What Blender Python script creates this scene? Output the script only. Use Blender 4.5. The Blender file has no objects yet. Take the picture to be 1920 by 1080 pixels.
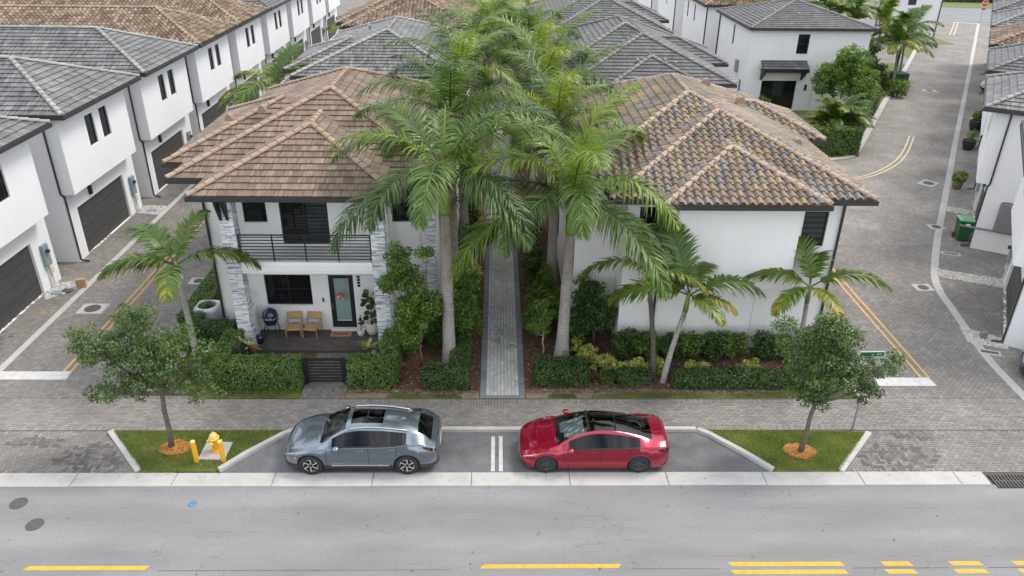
import bpy, math, random
import numpy as np
from mathutils import Matrix, Vector
random.seed(7); RNG = np.random.default_rng(11)
rad = math.radians
scn = bpy.context.scene
COL = scn.collection

# ------------------------------------------------------------------ camera
CAM_H = 16.1
PP = np.array([960., 540.]); VD = np.array([935., -205.]); VV = np.array([925., 3300.])
FPX = math.sqrt(-np.dot(VD - PP, VV - PP))
fw = np.array([*(VD - PP), FPX]); fw /= np.linalg.norm(fw)
dn = np.array([*(VV - PP), FPX]); dn /= np.linalg.norm(dn)
rt = np.cross(dn, fw)
RM = np.stack([rt, fw, -dn], 1)
cd = bpy.data.cameras.new('camera'); cam = bpy.data.objects.new('camera', cd); COL.objects.link(cam)
cam.matrix_world = Matrix(((RM[0, 0], -RM[1, 0], -RM[2, 0], 0), (RM[0, 1], -RM[1, 1], -RM[2, 1], 0),
                           (RM[0, 2], -RM[1, 2], -RM[2, 2], CAM_H), (0, 0, 0, 1)))
cd.sensor_width = 36; cd.lens = FPX / 1920 * 36; cd.clip_start = .1; cd.clip_end = 2000
scn.camera = cam

# ------------------------------------------------------------------ sky, sun, exposure
SUN_AZ = math.atan2(.80, .35)      # from +Y towards +X
SUN_EL = rad(56)
w = bpy.data.worlds.new('World'); scn.world = w; w.use_nodes = True
nt = w.node_tree; nt.nodes.clear()
out = nt.nodes.new('ShaderNodeOutputWorld'); bg = nt.nodes.new('ShaderNodeBackground')
sky = nt.nodes.new('ShaderNodeTexSky'); sky.sky_type = 'NISHITA'; sky.sun_disc = False
sky.sun_elevation = SUN_EL; sky.sun_rotation = SUN_AZ; sky.air_density = 1.0; sky.dust_density = 2.0
tc = nt.nodes.new('ShaderNodeTexCoord')
mp = nt.nodes.new('ShaderNodeMapping'); mp.inputs['Scale'].default_value = (1, 1, 2.2)
nz = nt.nodes.new('ShaderNodeTexNoise'); nz.inputs['Scale'].default_value = 2.3; nz.inputs['Detail'].default_value = 7
nz.inputs['Roughness'].default_value = .55
rp = nt.nodes.new('ShaderNodeValToRGB'); rp.color_ramp.elements[0].position = .36; rp.color_ramp.elements[1].position = .56
nz2 = nt.nodes.new('ShaderNodeTexNoise'); nz2.inputs['Scale'].default_value = 3.7; nz2.inputs['Detail'].default_value = 5
rp2 = nt.nodes.new('ShaderNodeValToRGB'); rp2.color_ramp.elements[0].position = .3; rp2.color_ramp.elements[1].position = .75
rp2.color_ramp.elements[0].color = (6.2, 6.5, 7.0, 1); rp2.color_ramp.elements[1].color = (12.5, 12.5, 12.6, 1)
mx = nt.nodes.new('ShaderNodeMixRGB')
L = nt.links.new
L(tc.outputs['Generated'], mp.inputs['Vector']); L(mp.outputs[0], nz.inputs['Vector']); L(mp.outputs[0], nz2.inputs['Vector'])
L(nz.outputs['Fac'], rp.inputs['Fac']); L(nz2.outputs['Fac'], rp2.inputs['Fac'])
L(rp.outputs['Color'], mx.inputs['Fac']); L(sky.outputs['Color'], mx.inputs['Color1']); L(rp2.outputs['Color'], mx.inputs['Color2'])
L(mx.outputs['Color'], bg.inputs['Color']); bg.inputs['Strength'].default_value = .1
L(bg.outputs[0], out.inputs['Surface'])
sd = bpy.data.lights.new('sun', 'SUN'); sun = bpy.data.objects.new('sun', sd); COL.objects.link(sun)
sd.energy = 1.2; sd.angle = rad(18); sd.color = (1, .95, .87)
sdir = Vector((math.sin(SUN_AZ) * math.cos(SUN_EL), math.cos(SUN_AZ) * math.cos(SUN_EL), math.sin(SUN_EL)))
sun.rotation_euler = sdir.to_track_quat('Z', 'Y').to_euler()
sun.location = (0, 0, 60)
scn.view_settings.view_transform = 'Standard'; scn.view_settings.look = 'None'
scn.view_settings.gamma = 1; scn.view_settings.exposure = 1.12; scn.view_settings.use_curve_mapping = False

# ------------------------------------------------------------------ materials
def nodes_of(m):
    m.use_nodes = True
    t = m.node_tree; b = t.nodes['Principled BSDF']
    return t, b
class NB:
    """tiny node helper"""
    def __init__(s, t): s.t = t
    def n(s, typ, **kw):
        x = s.t.nodes.new(typ)
        for k, v in kw.items(): setattr(x, k, v)
        return x
    def lk(s, a, b): s.t.links.new(a, b)
    def val(s, x, i, v):
        if hasattr(v, 'is_linked') or hasattr(v, 'links'): s.lk(v, x.inputs[i])
        else: x.inputs[i].default_value = v
    def math(s, op, a, b=None, c=None):
        x = s.n('ShaderNodeMath', operation=op); s.val(x, 0, a)
        if b is not None: s.val(x, 1, b)
        if c is not None: s.val(x, 2, c)
        return x.outputs[0]
    def noise(s, vec, scale, detail=4, rough=.55):
        x = s.n('ShaderNodeTexNoise'); x.inputs['Scale'].default_value = scale; x.inputs['Detail'].default_value = detail
        x.inputs['Roughness'].default_value = rough
        if vec is not None: s.lk(vec, x.inputs['Vector'])
        return x.outputs['Fac']
    def ramp(s, fac, stops):
        x = s.n('ShaderNodeValToRGB'); e = x.color_ramp.elements
        while len(e) < len(stops): e.new(.5)
        for k, (p, c) in enumerate(stops):
            e[k].position = p; e[k].color = (c, c, c, 1) if isinstance(c, (int, float)) else (*c, 1)
        s.lk(fac, x.inputs['Fac']); return x.outputs['Color']
    def mix(s, fac, a, b, mode='MIX'):
        x = s.n('ShaderNodeMixRGB', blend_type=mode); s.val(x, 0, fac)
        for i, v in ((1, a), (2, b)):
            if isinstance(v, tuple): x.inputs[i].default_value = (*v, 1)
            else: s.lk(v, x.inputs[i])
        return x.outputs[0]
    def scalev(s, vec, sc):
        x = s.n('ShaderNodeMapping'); x.inputs['Scale'].default_value = sc; s.lk(vec, x.inputs['Vector']); return x.outputs[0]
    def attr(s, name): return s.n('ShaderNodeAttribute', attribute_name=name)
    def bump(s, h, strength, dist=.02):
        x = s.n('ShaderNodeBump'); x.inputs['Strength'].default_value = strength; x.inputs['Distance'].default_value = dist
        s.lk(h, x.inputs['Height']); return x.outputs[0]

def M(name, col, rough=.8, var=.12, scale=3., bump=0., bscale=60., metal=0., spec=.5, coat=0., dirt=0., fine=0.):
    m = bpy.data.materials.new(name); t, b = nodes_of(m); k = NB(t)
    b.inputs['Roughness'].default_value = rough; b.inputs['Metallic'].default_value = metal
    b.inputs['Specular IOR Level'].default_value = spec; b.inputs['Coat Weight'].default_value = coat
    b.inputs['Coat Roughness'].default_value = .03
    if var or bump or dirt or fine:
        o = k.n('ShaderNodeTexCoord').outputs['Object']
        f = k.noise(o, scale, 5)
        v = k.ramp(f, [(.25, 1 - var), (.75, 1 + var)])
        c = k.mix(1., col, v, 'MULTIPLY')
        if fine:
            f2 = k.ramp(k.noise(o, bscale, 3), [(.25, 1 - fine), (.75, 1 + fine)]); c = k.mix(1., c, f2, 'MULTIPLY')
        if dirt:
            f3 = k.ramp(k.noise(k.scalev(o, (1.6, 1.6, .25)), 1.4, 6, .65), [(.5, 0), (.8, dirt)])
            c = k.mix(f3, c, (col[0] * .55, col[1] * .53, col[2] * .5))
        k.lk(c, b.inputs['Base Color'])
        if bump: k.lk(k.bump(k.noise(o, bscale, 4), bump, .01), b.inputs['Normal'])
    else:
        b.inputs['Base Color'].default_value = (*col, 1)
    return m

def attr_mat(name, stops, rough=.8, streak=None, bump=0., bscale=40., spec=.4, blotch=0.):
    """colour from face attribute 'r' (0..1); optional streaks along roof slope from 'ruv'"""
    m = bpy.data.materials.new(name); t, b = nodes_of(m); k = NB(t)
    b.inputs['Roughness'].default_value = rough; b.inputs['Specular IOR Level'].default_value = spec
    c = k.ramp(k.attr('r').outputs['Fac'], stops)
    o = k.n('ShaderNodeTexCoord').outputs['Object']
    if streak:
        a = k.attr('ruv').outputs['Vector']
        oi = k.n('ShaderNodeObjectInfo').outputs['Random']
        off = k.n('ShaderNodeVectorMath', operation='ADD'); k.lk(a, off.inputs[0])
        cx = k.n('ShaderNodeCombineXYZ'); k.lk(k.math('MULTIPLY', oi, 97.), cx.inputs[0]); k.lk(cx.outputs[0], off.inputs[1])
        s = k.noise(k.scalev(off.outputs[0], (9, .9, 1)), 1.0, 5, .6)
        s = k.ramp(s, [(.3, streak[0]), (.68, streak[1])])
        c = k.mix(1., c, s, 'MULTIPLY')
        s2 = k.ramp(k.noise(off.outputs[0], .45, 4), [(.3, .75), (.7, 1.2)]); c = k.mix(1., c, s2, 'MULTIPLY')
    if blotch:
        s2 = k.ramp(k.noise(o, .5, 6, .62), [(.3, 1 - blotch), (.7, 1 + blotch * .7)]); c = k.mix(1., c, s2, 'MULTIPLY')
        s3 = k.ramp(k.noise(o, 34., 3), [(.3, .88), (.7, 1.1)]); c = k.mix(1., c, s3, 'MULTIPLY')
    k.lk(c, b.inputs['Base Color'])
    if bump: k.lk(k.bump(k.noise(o, bscale, 4), bump, .01), b.inputs['Normal'])
    return m

def leaf_mat(name, stops, trans=.35, rough=.45, spec=.35, objvar=.0):
    m = bpy.data.materials.new(name); t, b = nodes_of(m); k = NB(t)
    b.inputs['Roughness'].default_value = rough; b.inputs['Specular IOR Level'].default_value = spec
    r = k.attr('r').outputs['Fac']
    if objvar:
        oi = k.n('ShaderNodeObjectInfo').outputs['Random']
        r = k.math('ADD', r, k.math('MULTIPLY', k.math('SUBTRACT', oi, .5), objvar))
    c = k.ramp(r, stops)
    k.lk(c, b.inputs['Base Color'])
    tr = k.n('ShaderNodeBsdfTranslucent')
    c2 = k.mix(1., c, (1.25, 1.35, .7), 'MULTIPLY'); k.lk(c2, tr.inputs['Color'])
    mxs = k.n('ShaderNodeMixShader'); mxs.inputs[0].default_value = trans
    k.lk(b.outputs[0], mxs.inputs[1]); k.lk(tr.outputs[0], mxs.inputs[2])
    k.lk(mxs.outputs[0], t.nodes['Material Output'].inputs['Surface'])
    return m

def glass_dark(name, col=(.012, .013, .015), rough=.06, spec=.6):
    m = bpy.data.materials.new(name); t, b = nodes_of(m)
    b.inputs['Base Color'].default_value = (*col, 1); b.inputs['Roughness'].default_value = rough
    b.inputs['Specular IOR Level'].default_value = spec
    return m

def paver_mat(name, stops, W=.105, joint=.055, dark=(.06, .055, .05), running=False, rot=0.):
    """procedural block paving (herringbone or running bond), for sheets too far away to tell the blocks apart"""
    m = bpy.data.materials.new(name); t, b = nodes_of(m); k = NB(t)
    b.inputs['Roughness'].default_value = .85; b.inputs['Specular IOR Level'].default_value = .3
    o = k.n('ShaderNodeTexCoord').outputs['Object']
    mpn = k.n('ShaderNodeMapping'); mpn.inputs['Rotation'].default_value = (0, 0, rot); mpn.inputs['Scale'].default_value = (1 / W, 1 / W, 1)
    k.lk(o, mpn.inputs['Vector'])
    sp = k.n('ShaderNodeSeparateXYZ'); k.lk(mpn.outputs[0], sp.inputs[0])
    x, y = sp.outputs[0], sp.outputs[1]
    ix, iy = k.math('FLOOR', x), k.math('FLOOR', y)
    fx, fy = k.math('SUBTRACT', x, ix), k.math('SUBTRACT', y, iy)
    mm = k.math('FLOORED_MODULO', k.math('SUBTRACT', ix, iy), 4.)
    def eq(v): return k.math('COMPARE', mm, v, .1)
    e0, e1, e2, e3 = eq(0.), eq(1.), eq(2.), eq(3.)
    big = 1.
    dl = k.math('ADD', fx, k.math('MULTIPLY', e1, big)); dr = k.math('ADD', k.math('SUBTRACT', 1., fx), k.math('MULTIPLY', e0, big))
    db = k.math('ADD', fy, k.math('MULTIPLY', e2, big)); dt = k.math('ADD', k.math('SUBTRACT', 1., fy), k.math('MULTIPLY', e3, big))
    d = k.math('MINIMUM', k.math('MINIMUM', dl, dr), k.math('MINIMUM', db, dt))
    idx = k.math('SUBTRACT', ix, e1); idy = k.math('ADD', iy, e3)
    cb = k.n('ShaderNodeCombineXYZ'); k.lk(idx, cb.inputs[0]); k.lk(idy, cb.inputs[1])
    wn = k.n('ShaderNodeTexWhiteNoise', noise_dimensions='2D'); k.lk(cb.outputs[0], wn.inputs['Vector'])
    c = k.ramp(wn.outputs['Value'], stops)
    s2 = k.ramp(k.noise(o, .5, 6, .62), [(.3, .74), (.7, 1.18)]); c = k.mix(1., c, s2, 'MULTIPLY')
    s3 = k.ramp(k.noise(o, 34., 3), [(.3, .88), (.7, 1.1)]); c = k.mix(1., c, s3, 'MULTIPLY')
    jm = k.ramp(d, [(joint * .7, 1), (joint * 1.5, 0)])
    c = k.mix(jm, c, dark)
    k.lk(c, b.inputs['Base Color'])
    return m

# ------------------------------------------------------------------ mesh helpers
def prop(o, label=None, cat=None, group=None, kind=None):
    if label: o['label'] = label
    if cat: o['category'] = cat
    if group: o['group'] = group
    if kind: o['kind'] = kind
    return o
def mesh(name, V, F, mat=None, r=None, ruv=None, smooth=False):
    me = bpy.data.meshes.new(name)
    if isinstance(V, np.ndarray): V = V.tolist()
    if isinstance(F, np.ndarray): F = F.tolist()
    me.from_pydata(V, [], F)
    if mat: me.materials.append(mat)
    if r is not None:
        a = me.attributes.new('r', 'FLOAT', 'FACE'); a.data.foreach_set('value', np.asarray(r, dtype=np.float32))
    if ruv is not None:
        a = me.attributes.new('ruv', 'FLOAT_VECTOR', 'POINT'); a.data.foreach_set('vector', np.asarray(ruv, dtype=np.float32).ravel())
    if smooth: me.polygons.foreach_set('use_smooth', [True] * len(me.polygons))
    return me
def link(name, me, parent=None, loc=None):
    o = bpy.data.objects.new(name, me); COL.objects.link(o)
    if parent: o.parent = parent
    if loc: o.location = loc
    return o
def obj(name, V, F, mat=None, parent=None, loc=None, **kw): return link(name, mesh(name, V, F, mat, **kw), parent, loc)
def empty(name, label=None, cat=None, loc=(0, 0, 0), rz=0., group=None, scale=None):
    o = bpy.data.objects.new(name, None); COL.objects.link(o); o.location = loc; o.rotation_euler = (0, 0, rz)
    o.empty_display_size = .2
    if scale: o.scale = scale
    return prop(o, label, cat, group)
def copy_tree(o, parent=None):
    c = o.copy(); COL.objects.link(c); c.parent = parent
    for ch in o.children: copy_tree(ch, c)
    return c

class B:
    """collects polygons for one mesh"""
    def __init__(s): s.v = []; s.f = []; s.r = []
    def poly(s, pts, r=0.): n = len(s.v); s.v += [tuple(p) for p in pts]; s.f.append(tuple(range(n, n + len(pts)))); s.r.append(r); return s
    def box(s, x0, x1, y0, y1, z0, z1, r=0., M4=None):
        n = len(s.v)
        P = [(x0, y0, z0), (x1, y0, z0), (x1, y1, z0), (x0, y1, z0), (x0, y0, z1), (x1, y0, z1), (x1, y1, z1), (x0, y1, z1)]
        if M4 is not None: P = [tuple(M4 @ Vector(p)) for p in P]
        s.v += P
        for q in ((0, 3, 2, 1), (4, 5, 6, 7), (0, 1, 5, 4), (1, 2, 6, 5), (2, 3, 7, 6), (3, 0, 4, 7)): s.f.append(tuple(n + i for i in q)); s.r.append(r)
        return s
    def bevbox(s, x0, x1, y0, y1, z0, z1, b=.01, r=0.):
        """box with chamfered top and vertical edges"""
        def ring(z, i): return [(x0 + i + b, y0 + i, z), (x1 - i - b, y0 + i, z), (x1 - i, y0 + i + b, z), (x1 - i, y1 - i - b, z), (x1 - i - b, y1 - i, z), (x0 + i + b, y1 - i, z), (x0 + i, y1 - i - b, z), (x0 + i, y0 + i + b, z)]
        return s.rings([ring(z0, 0), ring(z1 - b, 0), ring(z1, b)], True, r)
    def rings(s, R, cap=True, r=0., closed=True, cap0=None):
        n = len(s.v); k = len(R[0])
        for q in R: s.v += [tuple(p) for p in q]
        for i in range(len(R) - 1):
            for j in range(k if closed else k - 1):
                a = n + i * k + j; b_ = n + i * k + (j + 1) % k
                s.f.append((a, b_, b_ + k, a + k)); s.r.append(r)
        if cap:
            s.f.append(tuple(n + (len(R) - 1) * k + j for j in range(k))); s.r.append(r)
            if cap0 is not False: s.f.append(tuple(n + j for j in reversed(range(k)))); s.r.append(r)
        return s
    def tube(s, pts, rads, k=8, cap=True, r=0.):
        pts = [Vector(p) for p in pts]; R = []
        if not hasattr(rads, '__len__'): rads = [rads] * len(pts)
        prev = None
        for i, p in enumerate(pts):
            d = (pts[min(i + 1, len(pts) - 1)] - pts[max(i - 1, 0)]).normalized()
            if prev is None:
                a = Vector((0, 0, 1)) if abs(d.z) < .9 else Vector((1, 0, 0))
                u = d.cross(a).normalized()
            else: u = (prev - d * prev.dot(d)).normalized()
            prev = u; v = d.cross(u)
            R.append([p + (u * math.cos(2 * math.pi * j / k) + v * math.sin(2 * math.pi * j / k)) * rads[i] for j in range(k)])
        return s.rings(R, cap, r)
    def lathe(s, prof, k=16, c=(0, 0, 0), r=0., cap=True):
        R = [[(c[0] + q * math.cos(2 * math.pi * j / k), c[1] + q * math.sin(2 * math.pi * j / k), c[2] + z) for j in range(k)] for q, z in prof]
        return s.rings(R, cap, r)
    def obj(s, name, mat, parent=None, smooth=False, loc=None, attr=False):
        return obj(name, s.v, s.f, mat, parent, loc, r=s.r if attr else None, smooth=smooth)
    def mesh(s, name, mat, smooth=False, attr=False): return mesh(name, s.v, s.f, mat, r=s.r if attr else None, smooth=smooth)

def sheet(name, poly, z, mat, kind='structure', parent=None):
    o = obj(name, [(x, y, z) for x, y in poly], [tuple(range(len(poly)))], mat, parent)
    if kind: o['kind'] = kind
    return o
def slab(name, poly, z0, z1, mat, parent=None, kind=None):
    b = B(); b.rings([[(x, y, z0) for x, y in poly], [(x, y, z1) for x, y in poly]])
    o = b.obj(name, mat, parent)
    if kind: o['kind'] = kind
    return o
def in_poly(P, poly):
    P = np.asarray(P); x, y = P[:, 0], P[:, 1]; c = np.zeros(len(P), bool); n = len(poly)
    for i in range(n):
        x0, y0 = poly[i]; x1, y1 = poly[(i + 1) % n]
        m = ((y0 > y) != (y1 > y))
        with np.errstate(divide='ignore', invalid='ignore'):
            xi = (x1 - x0) * (y - y0) / (y1 - y0 if y1 != y0 else 1e-9) + x0
        c ^= m & (x < xi)
    return c
def ribbon(pts, w, side=1):
    """polygon strip of width w to one side of a polyline; returns list of quads"""
    pts = [Vector((p[0], p[1])) for p in pts]; off = []
    for i, p in enumerate(pts):
        d = (pts[min(i + 1, len(pts) - 1)] - pts[max(i - 1, 0)]).normalized()
        off.append(p + Vector((d.y, -d.x)) * w * side)
    return pts, off
def smooth_path(pts, n=6):
    P = [np.array(p, float) for p in pts]; P = [2 * P[0] - P[1]] + P + [2 * P[-1] - P[-2]]; o = []
    for i in range(1, len(P) - 2):
        for j in range(n):
            t = j / n
            o.append(.5 * ((2 * P[i]) + (-P[i - 1] + P[i + 1]) * t + (2 * P[i - 1] - 5 * P[i] + 4 * P[i + 1] - P[i + 2]) * t * t + (-P[i - 1] + 3 * P[i] - 3 * P[i + 1] + P[i + 2]) * t ** 3))
    o.append(P[-2]); return [tuple(q) for q in o]
# ------------------------------------------------------------------ shared materials
PST = [(0., (.075, .070, .065)), (.28, (.130, .121, .111)), (.55, (.163, .152, .140)), (.8, (.200, .186, .171)), (1., (.27, .252, .232))]
m_paver = attr_mat('paver_block', PST, .88, blotch=.2, bump=.25, bscale=90)
m_paver_sheet = paver_mat('paver_sheet', [(0., (.172, .160, .147)), (1., (.235, .219, .202))])
m_path = attr_mat('path_block', [(0., (.22, .218, .213)), (.3, (.42, .416, .405)), (.8, (.54, .535, .52)), (1., (.60, .595, .58))], .85, blotch=.3, bump=.2)
m_sand = M('joint_sand', (.085, .078, .07), .95, .2)
m_pathsand = M('path_joint_sand', (.15, .145, .138), .95, .2)
m_conc = M('concrete', (.405, .396, .378), .85, .09, 1.6, .25, 120, dirt=.45, fine=.05)
m_kerb = M('kerb_concrete', (.42, .41, .392), .85, .12, 2.2, .25, 120, dirt=.5, fine=.06)
m_white_paint = M('white_road_paint', (.47, .47, .465), .7, .16, 5, .1, 90, dirt=.5, fine=.16)
m_yellow_paint = M('yellow_road_paint', (.52, .32, .035), .7, .14, 6, .1, 90, dirt=.45, fine=.15)
m_yellow_worn = M('worn_yellow_paint', (.45, .29, .11), .8, .25, 7, .1, 90, fine=.18)
m_cream_worn = M('faded_paint', (.46, .41, .28), .8, .2, 5, fine=.15)
m_iron = M('cast_iron', (.075, .072, .07), .7, .25, 9, .4, 70)
m_bronze = M('dark_bronze_metal', (.030, .029, .028), .5, .12, 4)
m_mulch = M('brown_mulch', (.118, .062, .040), .95, .45, 5, 1., 42, fine=.6)
m_soil = M('sandy_soil', (.20, .155, .115), .95, .3, 3, .7, 50, fine=.35)
m_gold_mulch = M('golden_pine_mulch', (.34, .15, .035), .95, .3, 8, 1., 60, fine=.45)
m_turf = M('turf_base', (.13, .15, .045), .95, .35, 2.2, .8, 60, fine=.4)
m_blade = leaf_mat('grass_blade', [(0., (.10, .155, .03)), (.5, (.20, .265, .062)), (.8, (.31, .34, .10)), (1., (.46, .42, .20))], .4, .6)
m_pebble = attr_mat('white_pebble', [(0., (.34, .33, .31)), (1., (.60, .59, .57))], .8)
m_wall = M('white_stucco', (.79, .785, .768), .85, .035, .8, .25, 130, dirt=.13, fine=.02)
m_wall_cool = M('bright_white_stucco', (.725, .727, .732), .85, .03, .8, .22, 130, dirt=.11, fine=.02)

def asphalt(name, col, tracks=True):
    m = bpy.data.materials.new(name); t, b = nodes_of(m); k = NB(t)
    b.inputs['Roughness'].default_value = .9; b.inputs['Specular IOR Level'].default_value = .25
    o = k.n('ShaderNodeTexCoord').outputs['Object']
    c = k.mix(1., col, k.ramp(k.noise(k.scalev(o, (.25, 1, 1)), .7, 6, .6), [(.3, .80), (.7, 1.12)]), 'MULTIPLY')
    c = k.mix(1., c, k.ramp(k.noise(o, 75., 3, .7), [(.28, .62), (.72, 1.36)]), 'MULTIPLY')
    c = k.mix(1., c, k.ramp(k.noise(o, 11., 5, .65), [(.3, .92), (.7, 1.06)]), 'MULTIPLY')
    if tracks == 'bay': c = k.mix(1., c, k.ramp(k.noise(o, 1.3, 6, .65), [(.35, .78), (.65, 1.12)]), 'MULTIPLY')
    elif tracks:   # tyre-polished and oil-darkened bands along the street
        sp = k.n('ShaderNodeSeparateXYZ'); k.lk(o, sp.inputs[0])
        wob = k.math('ADD', sp.outputs[1], k.math('MULTIPLY', k.noise(k.scalev(o, (.15, .15, 1)), 1., 3), .9))
        wv = k.math('SINE', k.math('MULTIPLY', wob, 3.6))
        c = k.mix(1., c, k.ramp(wv, [(0., .93), (1., 1.03)]), 'MULTIPLY')
        vo = k.n('ShaderNodeTexVoronoi', feature='DISTANCE_TO_EDGE'); vo.inputs['Scale'].default_value = .22
        wv2 = k.n('ShaderNodeVectorMath', operation='ADD'); k.lk(o, wv2.inputs[0])
        nn = k.n('ShaderNodeTexNoise'); nn.inputs['Scale'].default_value = 1.6; nn.inputs['Detail'].default_value = 5; k.lk(o, nn.inputs['Vector'])
        k.lk(nn.outputs['Color'], wv2.inputs[1]); k.lk(wv2.outputs[0], vo.inputs['Vector'])
        cr = k.math('MULTIPLY', k.ramp(vo.outputs['Distance'], [(.0, 1), (.004, 0)]), k.ramp(k.noise(o, .35, 3), [(.5, 0), (.6, .45)]))
        c = k.mix(cr, c, (.05, .05, .05))
    k.lk(c, b.inputs['Base Color'])
    k.lk(k.bump(k.noise(o, 160., 3), .35, .01), b.inputs['Normal'])
    return m
m_road = asphalt('street_asphalt', (.226, .227, .229))
m_bay = asphalt('bay_asphalt', (.150, .152, .155), 'bay')

# ------------------------------------------------------------------ ground sheets
sheet('ground', [(-500, -120), (500, -120), (500, 700), (-500, 700)], -.08, m_turf)
sheet('street', [(-90, -30), (95, -30), (95, 17.92), (-90, 17.92)], 0., m_road)
sheet('parking_bay', [(-8.6, 18.5), (8.7, 18.5), (6.95, 20.55), (-6.95, 20.55)], -.002, m_bay)
sheet('lane_pavement', [(-48, 18.5), (-10, 18.5), (-10, 150), (-48, 150)], -.012, m_paver_sheet)
m_paver_far = paver_mat('paver_sheet_angled', [(0., (.215, .20, .183)), (1., (.29, .27, .248))], rot=rad(30.6))
sheet('lane_pavement', [(10.6, 18.5), (27, 18.5), (27, 36), (10.6, 36)], -.012, m_paver_sheet)
sheet('lane_pavement', [(10.6, 36), (27, 36), (27, 18.5), (120, 18.5), (120, 150), (10.6, 150)], -.013, m_paver_far)
sheet('sidewalk', [(-48, 20.6), (60, 20.6), (60, 22.38), (-48, 22.38)], -.008, m_sand)
sheet('planting_bed', [(-10.45, 22.4), (12.9, 22.4), (12.9, 80), (-13.0, 80), (-13.0, 26.6), (-10.45, 25.55)], .005, m_mulch)

# ---- block paving as real blocks
def blocks(name, R, mat, parent=None, joint=.013, z=0., depth=.012, r=None):
    """R: array (n,4) x0,x1,y0,y1 of blocks"""
    R = np.asarray(R, float); n = len(R); j = joint / 2
    x0, x1, y0, y1 = R[:, 0] + j, R[:, 1] - j, R[:, 2] + j, R[:, 3] - j
    dz = RNG.uniform(-.0025, .0025, n); zt = np.full(n, z) + dz; zb = np.full(n, z - depth)
    V = np.stack([np.stack(p, 1) for p in ((x0, y0, zb), (x1, y0, zb), (x1, y1, zb), (x0, y1, zb), (x0, y0, zt), (x1, y0, zt), (x1, y1, zt), (x0, y1, zt))], 1).reshape(-1, 3)
    q = np.array([(4, 5, 6, 7), (0, 1, 5, 4), (1, 2, 6, 5), (2, 3, 7, 6), (3, 0, 4, 7)])
    F = (np.arange(n)[:, None, None] * 8 + q[None]).reshape(-1, 4)
    if r is None: r = np.clip(RNG.normal(.5, .16, n), 0, 1)
    o = obj(name, V, F, mat, parent, r=np.repeat(r, 5)); o['kind'] = 'stuff'
    return o
def herring(x0, x1, y0, y1, W=.105):
    ix, iy = np.meshgrid(np.arange(math.floor(x0 / W), math.ceil(x1 / W)), np.arange(math.floor(y0 / W), math.ceil(y1 / W)))
    m = (ix - iy) % 4; a = m == 0; b_ = m == 2
    H = np.stack([ix[a], ix[a] + 2, iy[a], iy[a] + 1], 1); Vv = np.stack([ix[b_], ix[b_] + 1, iy[b_] - 1, iy[b_] + 1], 1)
    return np.concatenate([H, Vv]) * W
def keep(R, poly):
    c = np.stack([(R[:, 0] + R[:, 1]) / 2, (R[:, 2] + R[:, 3]) / 2], 1); return R[in_poly(c, poly)]
def running(x0, x1, y0, y1, w, h, along='x', jit=0):
    out = []
    if along == 'x':
        for i, y in enumerate(np.arange(y0, y1 - h * .5, h)):
            for x in np.arange(x0 - (w / 2 if i % 2 else 0), x1, w):
                a, b_ = max(x, x0), min(x + w, x1)
                if b_ - a > .03: out.append((a, b_, y, min(y + h, y1)))
    else:
        for i, x in enumerate(np.arange(x0, x1 - h * .5, h)):
            for y in np.arange(y0 - (w / 2 if i % 2 else 0), y1, w):
                a, b_ = max(y, y0), min(y + w, y1)
                if b_ - a > .03: out.append((x, min(x + h, x1), a, b_))
    return np.array(out)
def patch_r(R, spots):
    c = np.stack([(R[:, 0] + R[:, 1]) / 2, (R[:, 2] + R[:, 3]) / 2], 1); n = len(R)
    r = np.clip(RNG.normal(.83, .07, n), 0, 1)
    for sx, sy, rx, ry in spots:
        d = ((c[:, 0] - sx) / rx) ** 2 + ((c[:, 1] - sy) / ry) ** 2 + RNG.normal(0, .18, n)
        q = d < 1; r[q] = np.where(RNG.random(q.sum()) < .5, RNG.uniform(.14, .42, q.sum()), RNG.uniform(.5, .95, q.sum()))
    return r
RL = np.concatenate([keep(herring(-19, -11, 18.4, 20.7), [(-19, 18.53), (-11.38, 18.53), (-13.05, 20.52), (-19, 20.52)]),
                     keep(herring(-22, -10, 22.3, 37), [(-22, 22.42), (-10.7, 22.42), (-12.35, 23.5), (-13.0, 25), (-13.12, 27), (-13.12, 37), (-22, 37)])])
blocks('paving_blocks', RL, m_paver, r=patch_r(RL, [(-12.7, 19.2, 1.3, .75), (-20.2, 25.5, .8, 1.6), (-16.8, 34, 1.2, 1.), (-15, 20.0, 1.0, .3)]))
RR = np.concatenate([keep(herring(11, 24, 18.4, 20.7), [(11.1, 18.5), (23, 18.5), (23, 20.52), (12.8, 20.52)]),
                     keep(herring(12.8, 27, 22.3, 36), [(13.2, 22.42), (27, 22.42), (27, 36), (13.0, 36)])])
blocks('paving_blocks', RR, m_paver, r=patch_r(RR, [(12.9, 19.2, 1.35, .7), (14.0, 20.35, .8, .25), (22.9, 29.0, .7, .8)]))
SW = np.concatenate([running(-19, 22, 20.84, 22.16, .21, .105), running(-19, 22, 20.62, 20.84, .22, .105, 'y'), running(-19, 22, 22.16, 22.38, .22, .105, 'y')])
blocks('sidewalk_blocks', SW, m_paver, z=.004, r=np.clip(RNG.normal(.90, .07, len(SW)), 0, 1))
sheet('entry_walk', [(-7.02, 22.38), (-5.45, 22.38), (-5.45, 25.45), (-7.02, 25.45)], .012, m_sand)
EW = running(-7.02, -5.45, 22.38, 25.45, .21, .105, 'y')
blocks('entry_walk_blocks', EW, m_paver, z=.024, r=np.clip(RNG.normal(.5, .15, len(EW)), 0, 1))
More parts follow.
